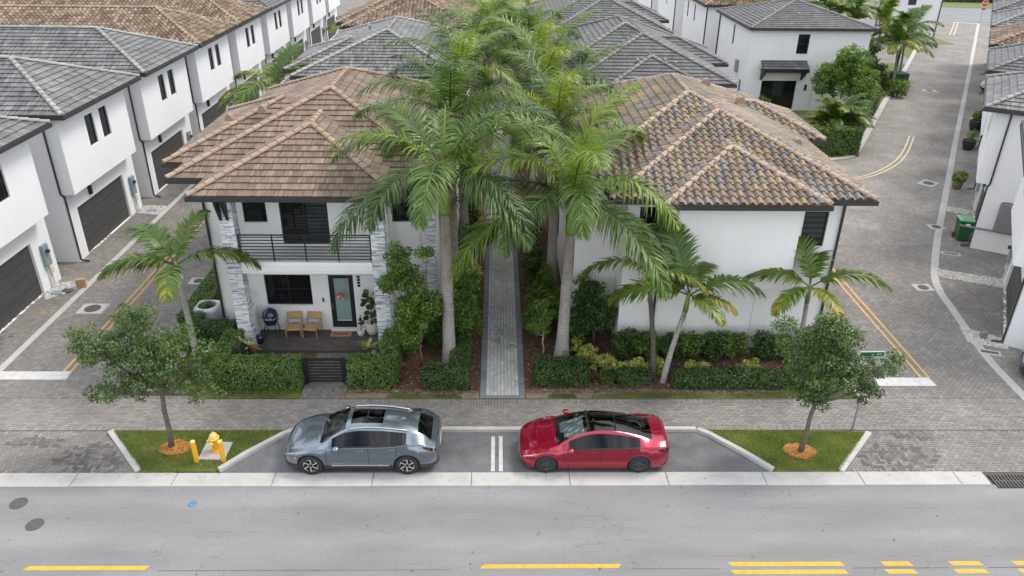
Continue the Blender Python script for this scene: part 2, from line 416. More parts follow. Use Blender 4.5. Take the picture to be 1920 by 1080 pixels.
# the garden path between the two front houses: pale blocks, grey border
sheet('garden_path', [(-.62, 22.4), (1.0, 22.4), (1.0, 78), (-.62, 78)], .012, m_pathsand)
PT = running(-.40, .78, 22.6, 62, .20, .131, 'y')
rr = np.clip(RNG.normal(.6, .14, len(PT)), 0, 1)
cx_, cy_ = (PT[:, 0] + PT[:, 1]) / 2, (PT[:, 2] + PT[:, 3]) / 2
dk = (((cx_ - .3) / .5) ** 2 + ((cy_ - 26.6) / 1.) ** 2 + RNG.normal(0, .35, len(PT))) < .8; rr[dk] = RNG.uniform(.05, .5, dk.sum())
blocks('path_blocks', PT, m_path, z=.024, r=rr)
PB = np.concatenate([running(-.62, -.40, 22.4, 62, .105, .22, 'y'), running(.78, 1.0, 22.4, 62, .105, .22, 'y'), running(-.40, .78, 22.4, 22.6, .105, .2)])
m_border = attr_mat('path_border_block', [(0., (.16, .168, .182)), (1., (.27, .28, .30))], .85, blotch=.2)
blocks('path_border_blocks', PB, m_border, z=.024)
# strips of bare soil and thin lawn along the back of the sidewalk
sheet('lawn', [(-12.2, 23.45), (-10.75, 22.42), (-7.06, 22.42), (-7.06, 22.95), (-10.2, 22.9), (-10.4, 25.6), (-13.0, 26.6), (-12.95, 25)], .012, m_turf)
sheet('bare_soil', [(-5.42, 22.4), (-.66, 22.4), (-.66, 22.95), (-5.42, 22.95)], .010, m_soil)
sheet('bare_soil', [(1.03, 22.4), (11.0, 22.4), (11.0, 23.0), (1.03, 23.0)], .010, m_soil)
sheet('lawn', [(10.6, 22.42), (13.1, 22.42), (12.78, 24.6), (11.3, 24.6), (11.3, 23.0), (10.6, 22.95)], .012, m_turf)

# ---- kerbs, gutter, ribbons
gut = obj('gutter', [(-60, 17.9, -.02), (60, 17.9, -.02), (60, 18.52, -.02), (-60, 18.52, -.02)], [(0, 1, 2, 3)], m_sand); gut['kind'] = 'structure'
for k_ in range(-19, 20):
    x = -.79 + 3.03 * k_
    if x > 15: continue
    B().bevbox(x + .008, min(x + 3.022, 15.28), 17.915 + random.uniform(-.012, .012), 18.515, -.03, .012 + random.uniform(-.003, .003), .012).obj('gutter_slab', m_conc, gut)
def kerb_run(name, pts, wdt, h, side, n=1, mat=m_kerb):
    a, o_ = ribbon(pts, wdt, side)
    b = B()
    for i in range(len(a) - 1):
        q = [a[i], a[i + 1], o_[i + 1], o_[i]]
        c = sum((Vector(p) for p in q), Vector((0, 0))) / 4
        q2 = [p + (c - p).normalized() * .018 for p in q]
        b.rings([[(p.x, p.y, -.03) for p in q], [(p.x, p.y, h - .015) for p in q], [(p.x, p.y, h) for p in q2]])
    o = b.obj(name, mat); o['kind'] = 'structure'; return o
kerb_run('kerb', [(-8.55, 18.53), (-7.95, 19.3), (-7.0, 20.3), (-6.7, 20.5)], .17, .12, -1)
kerb_run('kerb', [(-6.7, 20.5), (-3.0, 20.5), (0, 20.5), (3.0, 20.5), (6.7, 20.5)], .17, .12, -1)
kerb_run('kerb', [(6.7, 20.5), (7.0, 20.3), (7.95, 19.3), (8.6, 18.5)], .17, .12, -1)
kerb_run('kerb', [(-11.18, 18.53), (-12.0, 19.46), (-12.92, 20.5)], .19, .06, 1)
kerb_run('kerb', [(10.88, 18.46), (11.75, 19.44), (12.62, 20.4)], .19, .06, -1)
def flat_ribbon(name, pts, wdt, side, z=.008, mat=m_conc, kind='structure', n=6):
    P = smooth_path(pts, n) if n else pts
    a, o_ = ribbon(P, wdt, side); V = [(p.x, p.y, z) for p in a] + [(p.x, p.y, z) for p in o_]; k_ = len(a)
    F = [(i, i + 1, k_ + i + 1, k_ + i) for i in range(k_ - 1)]
    F = [tuple(reversed(f)) if side < 0 else f for f in F]
    o = obj(name, V, F, mat); o['kind'] = kind; return o
flat_ribbon('concrete_ribbon', [(-18.72, 22.4), (-18.72, 160)], .28, 1, n=0)
flat_ribbon('concrete_ribbon', [(-13.12, 26.9), (-13.12, 70)], .30, 1, z=.03, n=0)
RO = [(18.85, 19.5), (18.97, 22.27), (19.05, 24.42), (19.31, 26.39), (19.86, 29.32), (20.16, 30.85), (20.9, 32.79), (23.41, 37.33), (27.31, 43.93), (34.97, 56.9), (49.35, 81.11), (68.24, 113.04)]
flat_ribbon('concrete_ribbon', RO, .34, 1)
LK = [(16.5, 49.7), (21.0, 49.75), (23.0, 50.0), (24.3, 50.5), (25.56, 51.99), (29.72, 59.01), (34.38, 66.91), (39.7, 75.66), (49.15, 91.67), (61.11, 112.61)]
kerb_run('kerb', smooth_path(LK, 3), .42, .08, -1, mat=m_conc)
flat_ribbon('concrete_ribbon', [(13.36, 22.3), (12.86, 24.6), (12.86, 43)], .3, -1, z=.02, n=0)

# ---- paint
def paint(name, poly, mat, z=.011):
    o = sheet(name, poly, z, mat, 'structure'); return o
def rect(x0, x1, y0, y1): return [(x0, y0), (x1, y0), (x1, y1), (x0, y1)]
paint('stop_line', [(-18.62, 23.58), (-15.82, 23.58), (-15.86, 24.12), (-18.62, 24.12)], m_white_paint)
paint('stop_line', [(14.12, 23.2), (16.28, 23.2), (16.24, 23.75), (14.12, 23.75)], m_white_paint)
for x in (-16.22, -15.95): paint('lane_line', rect(x, x + .11, 24.12, 45), m_yellow_worn)
for x in (15.90, 16.19): paint('lane_line', rect(x, x + .11, 23.75, 35), m_yellow_worn)
CV = [(17.0, 45.0), (20.0, 45.35), (22.56, 46.1), (24.46, 47.06), (26.89, 49.28), (28.95, 52.06), (31.3, 55.95)]
flat_ribbon('lane_line', CV, .12, 1, .012, m_cream_worn); flat_ribbon('lane_line', [(x - .22, y + .22) for x, y in CV], .12, 1, .012, m_cream_worn)
flat_ribbon('lane_line', [(58.9, 103.0), (65.3, 113.8)], .14, 1, .012, m_cream_worn, n=0); flat_ribbon('lane_line', [(59.4, 102.9), (65.8, 113.8)], .14, 1, .012, m_cream_worn, n=0)
flat_ribbon('stop_line', [(65.3, 113.9), (68.7, 113.2)], .5, -1, .012, m_white_paint, n=0)
for a, b_ in ((-12.52, -9.28), (-.42, 3.33), (-23.5, -20.), (-34.5, -31)):
    paint('street_dash', [(a - .03, 14.70), (b_ - .05, 14.70), (b_ + .03, 14.84), (a + .08, 14.84)], m_yellow_paint, .004)
for a, b_ in ((6.32, 9.4), (10.48, 11.27), (12.35, 13.2), (14.1, 17.5)):
    for y in (14.74, 14.47): paint('street_dash', [(a + .02, y), (b_ + .02, y), (b_ - .05, y + .15), (a - .05, y + .15)], m_yellow_paint, .004)
for x in (-.19, .06): paint('bay_line', rect(x, x + .12, 18.56, 20.28), m_white_paint, .004)

# ---- grass
NOGRASS = [(-9.025, 19.495, .44, .45), (-10.33, 19.62, .40, .28), (9.8, 19.42, .40, .28)]
def grass(name, poly, n, h=.05, z=.02, bias=.45, seed=1, spread=.22):
    rg = np.random.default_rng(seed); P = np.array(poly); lo, hi = P.min(0), P.max(0)
    c = rg.uniform(lo, hi, (int(n * 2.2), 2)); c = c[in_poly(c, poly)][:n]
    for ex, ey, ew, eh in NOGRASS: c = c[(np.abs(c[:, 0] - ex) > ew) | (np.abs(c[:, 1] - ey) > eh)]
    k_ = len(c)
    a = rg.uniform(0, 2 * np.pi, k_); hh = h * rg.uniform(.5, 1.4, k_); wd = .006 + .006 * rg.random(k_)
    lean = rg.normal(0, .5, (k_, 2)) * hh[:, None]
    p0 = np.stack([c[:, 0] - np.cos(a) * wd, c[:, 1] - np.sin(a) * wd, np.full(k_, z)], 1)
    p1 = np.stack([c[:, 0] + np.cos(a) * wd, c[:, 1] + np.sin(a) * wd, np.full(k_, z)], 1)
    p2 = np.stack([c[:, 0] + lean[:, 0], c[:, 1] + lean[:, 1], z + hh], 1)
    V = np.stack([p0, p1, p2], 1).reshape(-1, 3); F = np.arange(k_ * 3).reshape(-1, 3)
    lowf = np.sin(c[:, 0] * 1.7 + 1) * np.sin(c[:, 1] * 2.3) * .18 + np.sin(c[:, 0] * 4.1) * np.sin(c[:, 1] * 5.3 + 2) * .14
    o = obj(name, V, F, m_blade, r=np.clip(rg.normal(bias, spread, k_) + lowf, 0, 1)); o['kind'] = 'stuff'; return o
IL = [(-12.72, 20.5), (-11.0, 18.56), (-8.72, 18.56), (-8.08, 19.4), (-7.12, 20.42), (-6.95, 20.56)]
IR = [(6.95, 20.56), (7.12, 20.42), (8.08, 19.4), (8.72, 18.54), (10.75, 18.5), (12.42, 20.44)]
slab('lawn', IL, -.03, .05, m_turf, kind='structure'); slab('lawn', IR, -.03, .05, m_turf, kind='structure')
grass('grass', IL, 26000, .055, .05, .5, 1); grass('grass', IR, 26000, .055, .05, .5, 2)
grass('grass', [(-12.2, 23.45), (-10.75, 22.42), (-7.06, 22.42), (-7.06, 22.9), (-10.2, 22.85), (-10.4, 25.6), (-13.0, 26.6), (-12.95, 25)], 20000, .07, .012, .35, 3)
grass('grass', [(10.6, 22.42), (13.1, 22.42), (12.78, 24.6), (11.3, 24.6), (11.3, 23.0), (10.6, 22.95)], 9000, .07, .012, .4, 4)
grass('grass', [(3.4, 22.42), (10.6, 22.42), (10.6, 22.82), (8, 22.72), (5, 22.78), (3.4, 22.6)], 6500, .06, .012, .5, 5)
grass('grass', [(1.8, 22.42), (2.9, 22.42), (2.7, 22.7), (1.9, 22.65)], 900, .06, .012, .5, 6)
grass('grass', [(-4.0, 22.42), (-1.2, 22.42), (-1.4, 22.66), (-3.8, 22.7)], 2200, .06, .012, .5, 7)
# mulch rings round the street trees
for k_, (x, y) in enumerate(((-10.33, 19.62), (9.8, 19.42))):
    b = B(); n = 26
    R = []
    for s_, z in ((1., .055), (.75, .085), (.3, .10)):
        R.append([(x + s_ * (.56 + .07 * math.sin(3 * t + k_) + .05 * math.sin(7 * t)) * math.cos(t), y + s_ * (.42 + .05 * math.sin(4 * t)) * math.sin(t), z) for t in [2 * math.pi * i / n for i in range(n)]])
    b.rings(R, True, cap0=False); o = b.obj('mulch_ring', m_gold_mulch); o['kind'] = 'structure'
# wood chips
def chips(name, poly, n, mat, z=.01, seed=1, size=.05):
    rg = np.random.default_rng(seed); P = np.array(poly); c = rg.uniform(P.min(0), P.max(0), (n * 2, 2)); c = c[in_poly(c, poly)][:n]; k_ = len(c)
    a = rg.uniform(0, 2 * np.pi, k_); l = size * rg.uniform(.4, 1.2, k_); wd = l * rg.uniform(.15, .4, k_); tl = rg.uniform(-.5, .5, k_)
    ux, uy = np.cos(a), np.sin(a); zz = z + rg.uniform(.004, .02, k_)
    V = np.stack([np.stack([c[:, 0] + sx * ux * l - sy * uy * wd, c[:, 1] + sx * uy * l + sy * ux * wd, zz + sx * tl * l * .5 + .01], 1) for sx, sy in ((-1, -1), (1, -1), (1, 1), (-1, 1))], 1).reshape(-1, 3)
    o = obj(name, V, np.arange(k_ * 4).reshape(-1, 4), mat, r=rg.random(k_)); o['kind'] = 'stuff'; return o
m_chip = attr_mat('mulch_chip', [(0., (.05, .025, .016)), (.6, (.15, .078, .05)), (.93, (.26, .16, .10)), (1., (.5, .43, .34))], .9)
chips('mulch_chips', rect(-5.4, -.66, 22.7, 27), 6000, m_chip, seed=1); chips('mulch_chips', rect(1.05, 12.0, 22.75, 26.2), 11000, m_chip, seed=2); chips('mulch_chips', rect(-2, -.66, 27, 40), 3000, m_chip, seed=3); chips('mulch_chips', rect(1.05, 3, 26, 40), 3000, m_chip, seed=4)
m_gchip = attr_mat('pine_straw', [(0., (.2, .08, .015)), (1., (.5, .25, .07))], .9)
chips('pine_straw', [(x - 10.33, y + 19.62) for x, y in [(.5 * math.cos(t), .38 * math.sin(t)) for t in np.arange(0, 6.28, .4)]], 900, m_gchip, .08, 5, .06)
chips('pine_straw', [(x + 9.8, y + 19.42) for x, y in [(.5 * math.cos(t), .38 * math.sin(t)) for t in np.arange(0, 6.28, .4)]], 900, m_gchip, .08, 6, .06)

# grit, leaves and stones lying on the street and in the gutter
m_grit = attr_mat('road_grit', [(0., (.02, .018, .015)), (.6, (.06, .045, .03)), (.9, (.14, .10, .05)), (1., (.5, .5, .48))], .9)
chips('road_litter', rect(-17, 18, 13.5, 17.9), 170, m_grit, .0, 21, .028)
chips('road_litter', rect(-17, 15, 18.15, 18.5), 260, m_grit, .012, 22, .02)
chips('road_litter', rect(-6.5, 6.5, 20.2, 20.48), 220, m_grit, .0, 23, .022)

m_seam = M('bitumen_seam', (.07, .07, .072), .9, .5, 3)
for a, b_ in ((-18, -13), (-9, -1.2), (3.6, 6.0), (9.6, 12.2), (13.3, 18)): paint('road_seam', [(a, 14.66), (b_, 14.655), (b_, 14.668), (a, 14.68)], m_seam, .0035)
# ------------------------------------------------------------------ roofs
def clip_poly(P, poly):
    """Sutherland-Hodgman: clip P (list of (u,v)) by convex CCW poly"""
    out = P
    for i in range(len(poly)):
        a, b_ = poly[i], poly[(i + 1) % len(poly)]; ex, ey = b_[0] - a[0], b_[1] - a[1]; inp = out; out = []
        if not inp: return []
        def sd(p): return ex * (p[1] - a[1]) - ey * (p[0] - a[0])
        for j in range(len(inp)):
            p, q = inp[j], inp[(j + 1) % len(inp)]; sp_, sq = sd(p), sd(q)
            if sp_ >= 0: out.append(p)
            if (sp_ >= 0) != (sq >= 0):
                t = sp_ / (sp_ - sq); out.append((p[0] + t * (q[0] - p[0]), p[1] + t * (q[1] - p[1])))
    return out
TILE = {'flat': dict(w=.33, e=.34), 'barrel': dict(w=.305, e=.345)}
def tile_shape(style):
    """strips of one tile in local (u,v,n): returns list of quads; each quad = 4 (u,v,n)"""
    w, e = TILE[style]['w'], TILE[style]['e']; Q = []
    if style == 'flat':
        g_ = .005; v0, v1 = -.012, e + .03; n0, n1 = .060, .010
        Q.append([(g_, v0, n0), (w - g_, v0, n0), (w - g_, v1, n1), (g_, v1, n1)])
        Q.append([(g_, v0 + .004, .002), (w - g_, v0 + .004, .002), (w - g_, v0, n0), (g_, v0, n0)])
        Q.append([(w - g_, v0, .002), (w - g_, v1, 0), (w - g_, v1, n1), (w - g_, v0, n0)])
        Q.append([(g_, v1, 0), (g_, v0, .002), (g_, v0, n0), (g_, v1, n1)])
    else:
        us = [0, .045, .085, .105, .145, .19, .235, .275, .305]; hs = [.010, .0, .0, .052, .100, .116, .100, .052, .010]
        v0, v1 = -.02, e + .03; lift0, lift1 = .055, .002
        for i in range(8):
            a = (us[i], v0, hs[i] + lift0); b_ = (us[i + 1], v0, hs[i + 1] + lift0)
            Q.append([a, b_, (us[i + 1], v1, hs[i + 1] + lift1), (us[i], v1, hs[i] + lift1)])
            Q.append([(us[i], v0 + .012, max(hs[i] + lift0 - .05, .0)), (us[i + 1], v0 + .012, max(hs[i + 1] + lift0 - .05, .0)), b_, a])
    return Q
def tile_field(poly, style, indiv=None, seed=0, rfun=None):
    """tiles over a convex roof polygon in (u,v). Returns V,F,r,ruv of the joined field and the (u,v,r) of the full tiles taken out as single objects"""
    w, e = TILE[style]['w'], TILE[style]['e']; rg = np.random.default_rng(seed)
    P = np.array(poly); u1, v1 = P[:, 0].max(), P[:, 1].max()
    Q = tile_shape(style); QA = np.array(Q)
    us = np.arange(-w, u1 + w, w); vs = np.arange(0, v1 + e, e); V = []; F = []; r = []; ruv = []; singles = []; nv = 0
    full = []
    for j, v in enumerate(vs):
        off = (w / 2 if (style == 'flat' and j % 2) else 0)
        for u in us + off:
            c = np.array([(u, v), (u + w, v), (u + w, v + e), (u, v + e)])
            ins = in_poly(c + (np.array([u + w / 2, v + e / 2]) - c) * .02, poly)
            rv = rfun(rg) if rfun else rg.random()
            if ins.all(): full.append((u, v, rv))
            elif ins.any() or clip_poly([tuple(p) for p in c], poly):
                for q in Q[:1] + Q[1:2] if style == 'flat' else Q:
                    if q[0][1] > .02 : continue
                    top = abs(q[2][1] - q[0][1]) > .1
                    if top:
                        pu = clip_poly([(u + p[0], v + p[1]) for p in q], poly)
                        if len(pu) < 3: continue
                        q0, q1, q3 = np.array(q[0]), np.array(q[1]), np.array(q[3])
                        pts = []
                        for a, b_ in pu:
                            s_ = (a - u - q0[0]) / max(q1[0] - q0[0], 1e-6); t_ = (b_ - v - q0[1]) / (q3[1] - q0[1])
                            pts.append((a, b_, (q0[2] * (1 - s_) + q1[2] * s_) * (1 - t_) + (q3[2] * (1 - s_) + q[2][2] * s_) * t_))
                    else:
                        cc = (u + (q[0][0] + q[1][0]) / 2, v + .03)
                        if not in_poly([cc], poly)[0]: continue
                        pts = [(u + p[0], v + p[1], p[2]) for p in q]
                    V += pts; ruv += [(p[0], p[1], 0) for p in pts]; F.append(tuple(range(nv, nv + len(pts)))); nv += len(pts); r.append(rv)
    if indiv is not None:
        full.sort(key=indiv['key']); k_ = min(len(full), indiv['left']); singles = full[:k_]; full = full[k_:]; indiv['left'] -= k_
    if full:
        A = np.array(full); off = np.zeros((len(A), 1, 1, 3)); off[:, 0, 0, 0] = A[:, 0]; off[:, 0, 0, 1] = A[:, 1]
        jit = rg.normal(0, .002, (len(A), 1, 1, 1)); XX = QA[None] + off; XX[..., 2:3] += jit
        VV_ = XX.reshape(-1, 3); n = len(VV_)
        FF = (np.arange(n).reshape(-1, 4) + nv).tolist()
        V += [tuple(p) for p in VV_]; rv = VV_.copy(); rv[:, 2] = 0; ruv += rv.tolist(); F += [tuple(f) for f in FF]; r += np.repeat(A[:, 2], len(Q)).tolist()
    return V, F, r, ruv, singles
_cap = {}
def cap_mesh(mat):
    if mat.name not in _cap:
        b = B(); R = []
        for s_, rr_, nn in ((-.02, .125, .02), (.40, .105, .0)):
            R.append([(rr_ * math.cos(math.pi * j / 6), s_, nn + rr_ * .85 * math.sin(math.pi * j / 6)) for j in range(7)])
        b.rings(R, False, closed=False); b.f = [tuple(reversed(f)) for f in b.f]
        b.poly([R[0][j] for j in range(7)]); b.poly([R[1][6 - j] for j in range(7)])
        _cap[mat.name] = [b.mesh('ridge_tile', mat) for _ in range(1)]
        V = b.v; F = b.f; ms = []
        for q in range(6): ms.append(mesh('ridge_tile', V, F, mat, r=[random.random()] * len(F), smooth=False))
        _cap[mat.name] = ms
    return _cap[mat.name]
def hip_roof(roof, x0, x1, y0, y1, ze, p, style, mats, faces='FLRB', budget=None, seed=0, caps_single=False, key=None, skip_caps=()):
    """one hipped volume: deck + tiles + ridge caps, parented to roof. mats = (tile, cap, deck)"""
    W, D = x1 - x0, y1 - y0; h = min(W, D) / 2; sl = math.sqrt(1 + p * p); S = h * sl; zr = ze + p * h
    if W <= D: ra, rb = (x0 + h, y0 + h, zr), (x0 + h, y1 - h, zr)
    else: ra, rb = (x0 + h, y0 + h, zr), (x1 - h, y0 + h, zr)
    tri = lambda w_: [(0, 0), (w_, 0), (w_ / 2, S)]
    trap = lambda w_: [(0, 0), (w_, 0), (w_ - h, S), (h, S)]
    fw_ = tri(W) if W <= D else trap(W); sd_ = trap(D) if W <= D else tri(D)
    FD = {'F': ((x0, y0, ze), (1, 0, 0), (0, 1, p), fw_), 'R': ((x1, y0, ze), (0, 1, 0), (-1, 0, p), sd_),
          'L': ((x0, y1, ze), (0, -1, 0), (1, 0, p), sd_), 'B': ((x1, y1, ze), (-1, 0, 0), (0, -1, p), fw_)}
    d = B()
    for fk, (O, u, v, poly) in FD.items():
        O = Vector(O); u = Vector(u); v = Vector(v).normalized(); n = u.cross(v)
        d.poly([O + u * a + v * b_ - n * .012 for a, b_ in poly])
        if fk not in faces: continue
        ind = None
        if budget is not None and budget['left'] > 0: ind = budget; ind['key'] = (lambda t: t[1]) if key is None else key
        V, F, r, ruv, singles = tile_field(poly, style, ind, seed + ord(fk), TILE_R.get(mats[0].name))
        MV = np.array(V) if V else np.zeros((0, 3))
        if len(MV):
            Wd = np.array(O) + MV[:, :1] * np.array(u) + MV[:, 1:2] * np.array(v) + MV[:, 2:3] * np.array(n)
            o = obj('tile_field', Wd, F, mats[0], roof, r=r, ruv=ruv); o['kind'] = 'stuff'
        for (a, b_, rv) in singles:
            o = link('tile', tile_mesh(style, mats[0], rv), roof)
            q = O + u * a + v * b_ + n * random.uniform(-.002, .003)
            o.matrix_local = Matrix(((u.x, v.x, n.x, q.x), (u.y, v.y, n.y, q.y), (u.z, v.z, n.z, q.z), (0, 0, 0, 1))) @ Matrix.Rotation(rad(random.gauss(0, .7)), 4, 'Z')
    b_ = [(x0, y0, ze - .03), (x1, y0, ze - .03), (x1, y1, ze - .03), (x0, y1, ze - .03)]; d.poly(list(reversed(b_)))
    d.obj('roof_deck', mats[2], roof)
    # fascia with gutter
    g = B(); t = .09
    for (a0, a1, c0, c1) in ((x0 - t, x1 + t, y0 - t, y0 - .005), (x0 - t, x1 + t, y1 + .005, y1 + t), (x0 - t, x0 - .005, y0 - .004, y1 + .004), (x1 + .005, x1 + t, y0 - .004, y1 + .004)):
        g.box(a0, a1, c0, c1, ze - .17, ze - .005)
    g.box(x0 + .02, x1 - .02, y0 + .02, y1 - .02, ze - .15, ze - .06)
    g.obj('fascia_gutter', m_bronze, roof)
    # hips and ridge
    lines = [((x0, y0, ze), ra, 'FL'), ((x1, y0, ze), ra if W <= D else rb, 'FR'), ((x0, y1, ze), rb if W <= D else ra, 'BL'), ((x1, y1, ze), rb, 'BR')]
    if (Vector(ra) - Vector(rb)).length > .3: lines.append((ra, rb, 'RI'))
    cms = cap_mesh(mats[1]); CV_, CF, CR = [], [], []
    base = np.array([q.co for q in cms[0].vertices]); bf = [tuple(f.vertices) for f in cms[0].polygons]
    for A_, Z_, nm in lines:
        if nm in skip_caps: continue
        A_, Z_ = Vector(A_), Vector(Z_); dr = (Z_ - A_); ln = dr.length; dr.normalize(); k_ = max(1, int(round(ln / .39)))
        sx = dr.cross(Vector((0, 0, 1))).normalized(); up = sx.cross(dr)
        for i in range(k_):
            q = A_ + dr * (ln * i / k_) + up * .035
            if caps_single:
                o = link('ridge_tile', random.choice(cms), roof); s_ = ln / k_ / .39
                o.matrix_local = Matrix(((sx.x, dr.x, up.x, q.x), (sx.y, dr.y, up.y, q.y), (sx.z, dr.z, up.z, q.z), (0, 0, 0, 1))) @ Matrix.Diagonal((1, s_, 1, 1))
            else:
                n0 = len(CV_); X = np.array(q) + base[:, :1] * np.array(sx) + base[:, 1:2] * np.array(dr) + base[:, 2:3] * np.array(up)
                CV_ += X.tolist(); CF += [tuple(n0 + i_ for i_ in f) for f in bf]; CR += [random.random()] * len(bf)
    if CV_:
        o = obj('ridge_tiles', CV_, CF, mats[1], roof, r=CR); o['kind'] = 'stuff'
_tm = {}
def tile_mesh(style, mat, rv):
    q = round(rv * 11) / 11; k_ = (style, mat.name, q)
    if k_ not in _tm:
        V = []; F = []
        for qd in tile_shape(style): F.append(tuple(range(len(V), len(V) + 4))); V += qd
        _tm[k_] = mesh('tile', V, F, mat, r=[q] * len(F), ruv=[(a, b_, 0) for a, b_, c in V])
    return _tm[k_]
m_tile_brown = attr_mat('brown_flat_tile', [(0., (.165, .119, .089)), (.5, (.202, .148, .113)), (1., (.245, .186, .146))], .8, streak=(.48, 1.2), bump=.2)
m_cap_brown = attr_mat('brown_ridge_tile', [(0., (.285, .205, .15)), (1., (.35, .262, .195))], .8, bump=.2)
m_tile_grey = attr_mat('grey_flat_tile', [(0., (.10, .10, .102)), (.6, (.125, .125, .125)), (1., (.155, .153, .15))], .75, streak=(.40, 1.75), bump=.2)
m_cap_grey = attr_mat('grey_ridge_tile', [(0., (.24, .235, .225)), (1., (.34, .33, .315))], .8, bump=.2)
m_tile_slate = attr_mat('slate_flat_tile', [(0., (.09, .091, .093)), (.6, (.108, .108, .109)), (1., (.132, .131, .13))], .75, streak=(.80, 1.15), bump=.2)
m_cap_slate = attr_mat('slate_ridge_tile', [(0., (.16, .158, .155)), (1., (.225, .22, .21))], .8, bump=.2)
m_tile_multi = attr_mat('multicolour_barrel_tile', [(0., (.18, .145, .12)), (.22, (.19, .15, .122)), (.25, (.235, .186, .142)), (.42, (.24, .19, .148)), (.46, (.213, .202, .188)), (.66, (.205, .193, .178)), (.70, (.295, .226, .128)), (.86, (.275, .212, .127)), (.90, (.225, .176, .135)), (1., (.24, .186, .142))], .72, streak=(.62, 1.18), bump=.15)
m_cap_multi = attr_mat('terracotta_ridge_tile', [(0., (.30, .212, .157)), (.6, (.35, .258, .195)), (1., (.36, .285, .215))], .75, bump=.2)
m_tile_bark = attr_mat('brown_barrel_tile', [(0., (.12, .085, .058)), (.5, (.20, .145, .10)), (.8, (.29, .22, .155)), (1., (.26, .235, .20))], .8, streak=(.65, 1.2))
m_cap_bark = attr_mat('tan_ridge_tile', [(0., (.26, .185, .125)), (1., (.36, .27, .195))], .8)
m_deck_brown = M('brown_roof_underlay', (.17, .10, .07), .9, .2); m_deck_grey = M('grey_roof_underlay', (.10, .10, .10), .9, .2)
m_deck_terra = M('terracotta_mortar', (.34, .19, .125), .9, .15)
TILE_R = {}
BROWN = (m_tile_brown, m_cap_brown, m_deck_brown); GREY = (m_tile_grey, m_cap_grey, m_deck_grey); SLATE = (m_tile_slate, m_cap_slate, m_deck_grey)
MULTI = (m_tile_multi, m_cap_multi, m_deck_terra); BARK = (m_tile_bark, m_cap_bark, m_deck_brown)

# ------------------------------------------------------------------ walls, windows, doors
def frame_of(O, u):
    """wall frame: O origin, u horizontal direction, outward normal = u x z"""
    O = Vector(O); u = Vector(u).normalized(); n = u.cross(Vector((0, 0, 1))); return O, u, n
def wall_face(b, O, u, width, z0, z1, holes=(), depth=.10):
    """front sheet of a wall with recessed openings; holes = (a0,a1,z0,z1)"""
    O, u, n = frame_of(O, u)
    P = lambda a, z, d=0.: O + u * a + Vector((0, 0, z)) - n * d
    xs = sorted({0., width, *[h[0] for h in holes], *[h[1] for h in holes]}); zs = sorted({z0, z1, *[h[2] for h in holes], *[h[3] for h in holes]})
    for i in range(len(xs) - 1):
        for j in range(len(zs) - 1):
            cx, cz = (xs[i] + xs[i + 1]) / 2, (zs[j] + zs[j + 1]) / 2
            if any(h[0] < cx < h[1] and h[2] < cz < h[3] for h in holes): continue
            b.poly([P(xs[i], zs[j]), P(xs[i + 1], zs[j]), P(xs[i + 1], zs[j + 1]), P(xs[i], zs[j + 1])])
    for a0, a1, c0, c1 in holes:
        b.poly([P(a0, c0), P(a0, c0, depth), P(a0, c1, depth), P(a0, c1)]); b.poly([P(a1, c0, depth), P(a1, c0), P(a1, c1), P(a1, c1, depth)])
        b.poly([P(a0, c1), P(a0, c1, depth), P(a1, c1, depth), P(a1, c1)]); b.poly([P(a0, c0, depth), P(a0, c0), P(a1, c0), P(a1, c0, depth)])
    return b
def local_box(b, O, u, a0, a1, z0, z1, d0, d1, r=0.):
    """box on a wall: d0..d1 measured outward from the wall plane"""
    O, u, n = frame_of(O, u)
    def P(a, z, d): return O + u * a + Vector((0, 0, z)) + n * d
    k_ = len(b.v); b.v += [tuple(P(a, z, d)) for z in (z0, z1) for a, d in ((a0, d1), (a1, d1), (a1, d0), (a0, d0))]
    for q in ((0, 3, 2, 1), (4, 5, 6, 7), (0, 1, 5, 4), (1, 2, 6, 5), (2, 3, 7, 6), (3, 0, 4, 7)): b.f.append(tuple(k_ + i for i in q)); b.r.append(r)
    return b
m_pane = glass_dark('dark_window_glass', (.010, .011, .013), .05, .5)
m_pane_shade = glass_dark('window_glass_blind', (.035, .04, .045), .12, .5)
m_aqua = M('aqua_frosted_glass', (.235, .345, .32), .25, .05, 2, spec=.6)
m_black = M('black_metal', (.016, .016, .017), .45, .1)
